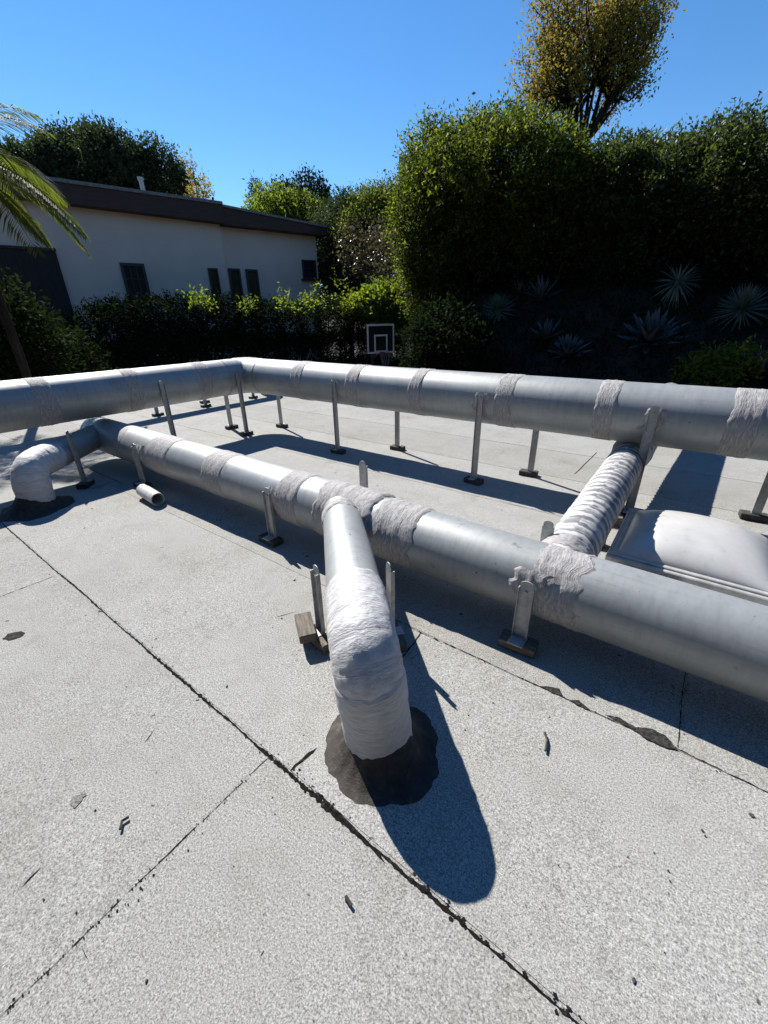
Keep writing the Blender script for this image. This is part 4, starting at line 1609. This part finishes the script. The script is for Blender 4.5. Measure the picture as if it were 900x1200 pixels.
obj('trunk', limb_mesh(br, 5).mesh('trunk', True), rt, 'bark')
cs, ds = [], []
for p, q, t0 in tips:
    for _ in range(38 if t0 > .7 else 20):
        t = random.uniform(.15, 1.15)
        c = p.lerp(q, t) + Vector((random.gauss(0, .24), random.gauss(0, .24), random.gauss(0, .24)))
        cs.append(c)
        ds.append((random.gauss(0, .6), random.gauss(0, .6), random.gauss(-.1, .6)))
cs, ds = np.array(cs), np.array(ds)
Ls = rng.uniform(0.09, 0.19, len(cs))
obj('crown', quads_mesh('crown', leaves(cs, ds, Ls, Ls * .5)), rt, 'leaf_autumn')

# ------------------------------------------------------------------ palm at the left


def palm():
    top = at(-64, 178, 11.0)
    g = -3.0
    root = thing('palm_tree', 'palm with feathery fronds at the left edge before the house', 'palm tree', (top.x, top.y, g))
    H = top.z - g
    mb = MB()
    mb.tube([Vector((0.05, 0, 0)), Vector((0, 0, H * .5)), Vector((0, 0, H))], [0.11, 0.08, 0.07], 12)
    obj('trunk', mb.mesh('trunk', True), root, 'bark')
    rw = RX.copy()
    rw.z = 0
    rw.normalize()
    fwv = Vector((FW.x, FW.y, 0)).normalized()
    fronds = [(-.1, .62, 2.0, .055), (.25, .95, 1.7, .07), (-.45, .30, 2.1, .06), (.05, -.02, 2.3, .06), (.5, -.10, 2.2, .07), (-.35, -.35, 2.1, .06), (.9, .5, 1.8, .08),
              (1.5, .3, 1.8, .08), (2.2, .6, 1.8, .08), (2.8, .1, 1.8, .08), (3.5, .7, 1.8, .08), (4.2, .2, 1.8, .08), (4.9, .5, 1.8, .08), (5.5, .1, 1.8, .08), (.2, -.5, 1.7, .05)]
    for az, el_, ln, dr_ in fronds:
        hd_ = rw * math.cos(az) + fwv * math.sin(az)
        d = (hd_ * math.cos(el_) + Vector((0, 0, 1)) * math.sin(el_)).normalized()
        p = Vector((0, 0, H))
        pts = [p.copy()]
        n = 22
        for k in range(n):
            p = p + d * (ln / n)
            d = (d + Vector((0, 0, -dr_))).normalized()
            pts.append(p.copy())
        mb = MB()
        mb.tube(pts, [0.016 * (1 - .85 * k / n) for k in range(n + 1)], 5)
        P = []
        for k in range(3, int(n * 2.4)):
            t = k / int(n * 2.4)
            i = min(n - 1, int(t * n))
            q = pts[i].lerp(pts[i + 1], t * n - i)
            tg = (pts[i + 1] - pts[i]).normalized()
            sd = tg.cross(Vector((0, 0, 1)))
            if sd.length < .1:
                sd = rw.copy()
            sd.normalize()
            L_ = 0.50 * math.sin(math.pi * min(1, t * .85 + .12)) + .05
            for sg in (1, -1):
                dv = (sd * sg * .8 + tg * .65 + Vector((0, 0, random.uniform(-.25, .0)))).normalized()
                tip = q + dv * L_ + Vector((0, 0, -.20 * L_))
                md = q + dv * L_ * .5
                wv = dv.cross(Vector((0, 0, 1)))
                wv = (wv.normalized() if wv.length > .05 else rw) * .014
                P.append([q, md + wv, tip, md - wv])
        for q in P:
            i0 = len(mb.v)
            mb.v.extend(q)
            mb.face([i0, i0 + 1, i0 + 2, i0 + 3])
        obj('frond', mb.mesh('frond'), root, 'leaf_palm')


palm()
# dark shrubs below the palm
for px, py, D, lb in ((-10, 392, 14.0, 'dark shrub below the palm at the left edge'), (62, 430, 16.0, 'dark shrub between the palm and the hedge')):
    L = [lobe(px, py, D, 1.3, 1.0, 1.2), lobe(px + 20, py + 25, D, 1.3, 1.0, 1.2), lobe(px - 30, py + 10, D, 1.3, 1, 1.2), lobe(px, py + 60, D, 1.6, 1.2, 1.4)]
    b = L[0]
    tree('shade_shrub', lb, 'shrub', (b[0], b[1], -3), L, 'leaf_dark', 2600, 7, 0.14, 0.06, 'dark shrubs below the palm', sprig_len=0.4)

# ------------------------------------------------------------------ agaves and rosettes on the slope


def rosette(name, label, cat, px, py, nleaf, L, Wd, mat, el0=0.0, el1=1.4, curve=0.1, facing=None, stem=0.0, group='spiky plants on the slope'):
    p = on_ground(px, py)
    mb = MB()
    for i in range(nleaf):
        t = (i + .5) / nleaf
        az = i * 2.39996
        el_ = el0 + (el1 - el0) * t + random.uniform(-.06, .06)
        d = Vector((math.cos(az) * math.cos(el_), math.sin(az) * math.cos(el_), math.sin(el_)))
        s = d.cross(Vector((0, 0, 1))).normalized()
        up = s.cross(d)
        l = L * random.uniform(.85, 1.08) * (1 - .18 * t)
        q = Vector((0, 0, stem)) + d * .04
        prev = None
        for k in range(7):
            u = k / 6
            w = Wd * (0.55 + 1.1 * u - 1.65 * u * u) if u < 1 else 0.004
            c = q + d * (l * u) + up * (-curve * l * u * u)
            i0 = len(mb.v)
            mb.v += [c - s * w / 2 + up * w * .16, c - up * w * .06, c + s * w / 2 + up * w * .16]
            if prev is not None:
                mb.face([prev, prev + 1, i0 + 1, i0])
                mb.face([prev + 1, prev + 2, i0 + 2, i0 + 1])
            prev = i0
    if stem > 0:
        mb.tube([Vector((0, 0, -.1)), Vector((0, 0, stem + .05))], 0.08, 8)
    o = obj(name, mb.mesh(name, True), None, mat)
    o.location = p
    # lean out with the slope, towards open light
    o.rotation_euler = (0.55, 0.0, 0)
    tag(o, label, cat, group)
    return o


rosette('yucca', 'grey green spiky rosette below the big bush, left of the agaves', 'yucca', 585, 376, 130, .58, .038, 'leaf_yucca', -.35, 1.5, 0.02, stem=.35)
rosette('yucca', 'grey green spiky rosette at the right of the slope', 'yucca', 865, 378, 150, .66, .04, 'leaf_yucca', -.35, 1.5, 0.02, stem=.35)
rosette('yucca', 'loose green rosette with drooping leaves above the big blue agave', 'yucca', 790, 352, 80, .66, .05, 'leaf_yucca', -1.0, 1.0, 0.2, stem=.5)
rosette('yucca', 'faint narrow leaved rosette high on the slope under the big bush', 'yucca', 610, 345, 40, .6, .05, 'leaf_yucca', .2, 1.4, 0.02)
rosette('agave', 'large blue agave with broad leaves in the middle of the slope', 'agave', 760, 402, 44, 0.95, .24, 'leaf_agave', .12, 1.35, -.08)
rosette('agave', 'blue agave half hidden by the duct, below the left spiky rosette', 'agave', 562, 420, 30, .62, .15, 'leaf_agave', .3, 1.35, -.05)
rosette('agave', 'small upright agave between the two spiky rosettes', 'agave', 641, 398, 18, .65, .14, 'leaf_agave', .5, 1.4, -.05)
rosette('agave', 'wide grey agave low on the slope beside the small upright one', 'agave', 665, 418, 36, .68, .19, 'leaf_agave', .25, 1.35, -.05)
rosette('agave', 'pale agave at the far right of the slope by the yellow green bush', 'agave', 890, 440, 24, .75, .14, 'leaf_agave', .4, 1.4, -.05)
rosette('agave', 'tall pale agave in the shade under the big bush', 'agave', 635, 352, 22, .8, .13, 'leaf_agave', .4, 1.4, -.05)
p = on_ground(840, 442)
tree('slope_bush', 'small yellow green bush low on the slope above the duct', 'bush', p, [(p.x, p.y, p.z + .2, .55, .5, .35), (p.x + .35, p.y, p.z + .35, .35, .4, .3), (p.x - .4, p.y, p.z + .1, .4, .4, .25)], 'leaf_lit', 500, 6, 0.11, 0.03, None, sprig_len=0.25)

# low ground cover all over the shaded slope
gcx = rng.uniform(-10.5, 8, 9000)
gcy = rng.uniform(11.5, 18.5, 9000)
cs = np.array([(x, y, ground_h(x, y) + abs(random.gauss(0, .10))) for x, y in zip(gcx, gcy)])
cs = np.repeat(cs, 5, axis=0) + rng.normal(size=(45000, 3)) * np.array([.10, .10, .05])
ds = rng.normal(size=(45000, 3)) + np.array([0, -.4, .8])
Ls = rng.uniform(.07, .16, 45000)
tag(obj('ground_cover', quads_mesh('ground_cover', leaves(cs, ds, Ls, Ls * .45)), None, 'leaf_dark'), kind='stuff')

# unseen trees added behind and right of the viewer to block sky light
bl = []
for i in range(15):
    x = -17 + 2.6 * i
    bl.append((x, -11.5 + random.uniform(-1, 1), 2.5, 2.6, 2.2, 6.0))
    bl.append((x, -12 + random.uniform(-1, 1), 8.5, 2.4, 2.2, 3.5 + random.uniform(-.8, 1.2)))
for i in range(8):
    bl.append((14.5 + random.uniform(-.8, .8), -9 + 2.8 * i, 3.0, 2.2, 2.4, 6.0))
    bl.append((15.5 + random.uniform(-.8, .8), -9 + 2.8 * i, 8.0, 2.2, 2.4, 3.2))
tag(obj('sky_blocker_trees', quads_mesh('sky_blocker_trees', crown_quads(bl, 26000, 6, 0.50, sprig_len=0.8, fill=0.5)), None, 'leaf_dark'), kind='stuff')
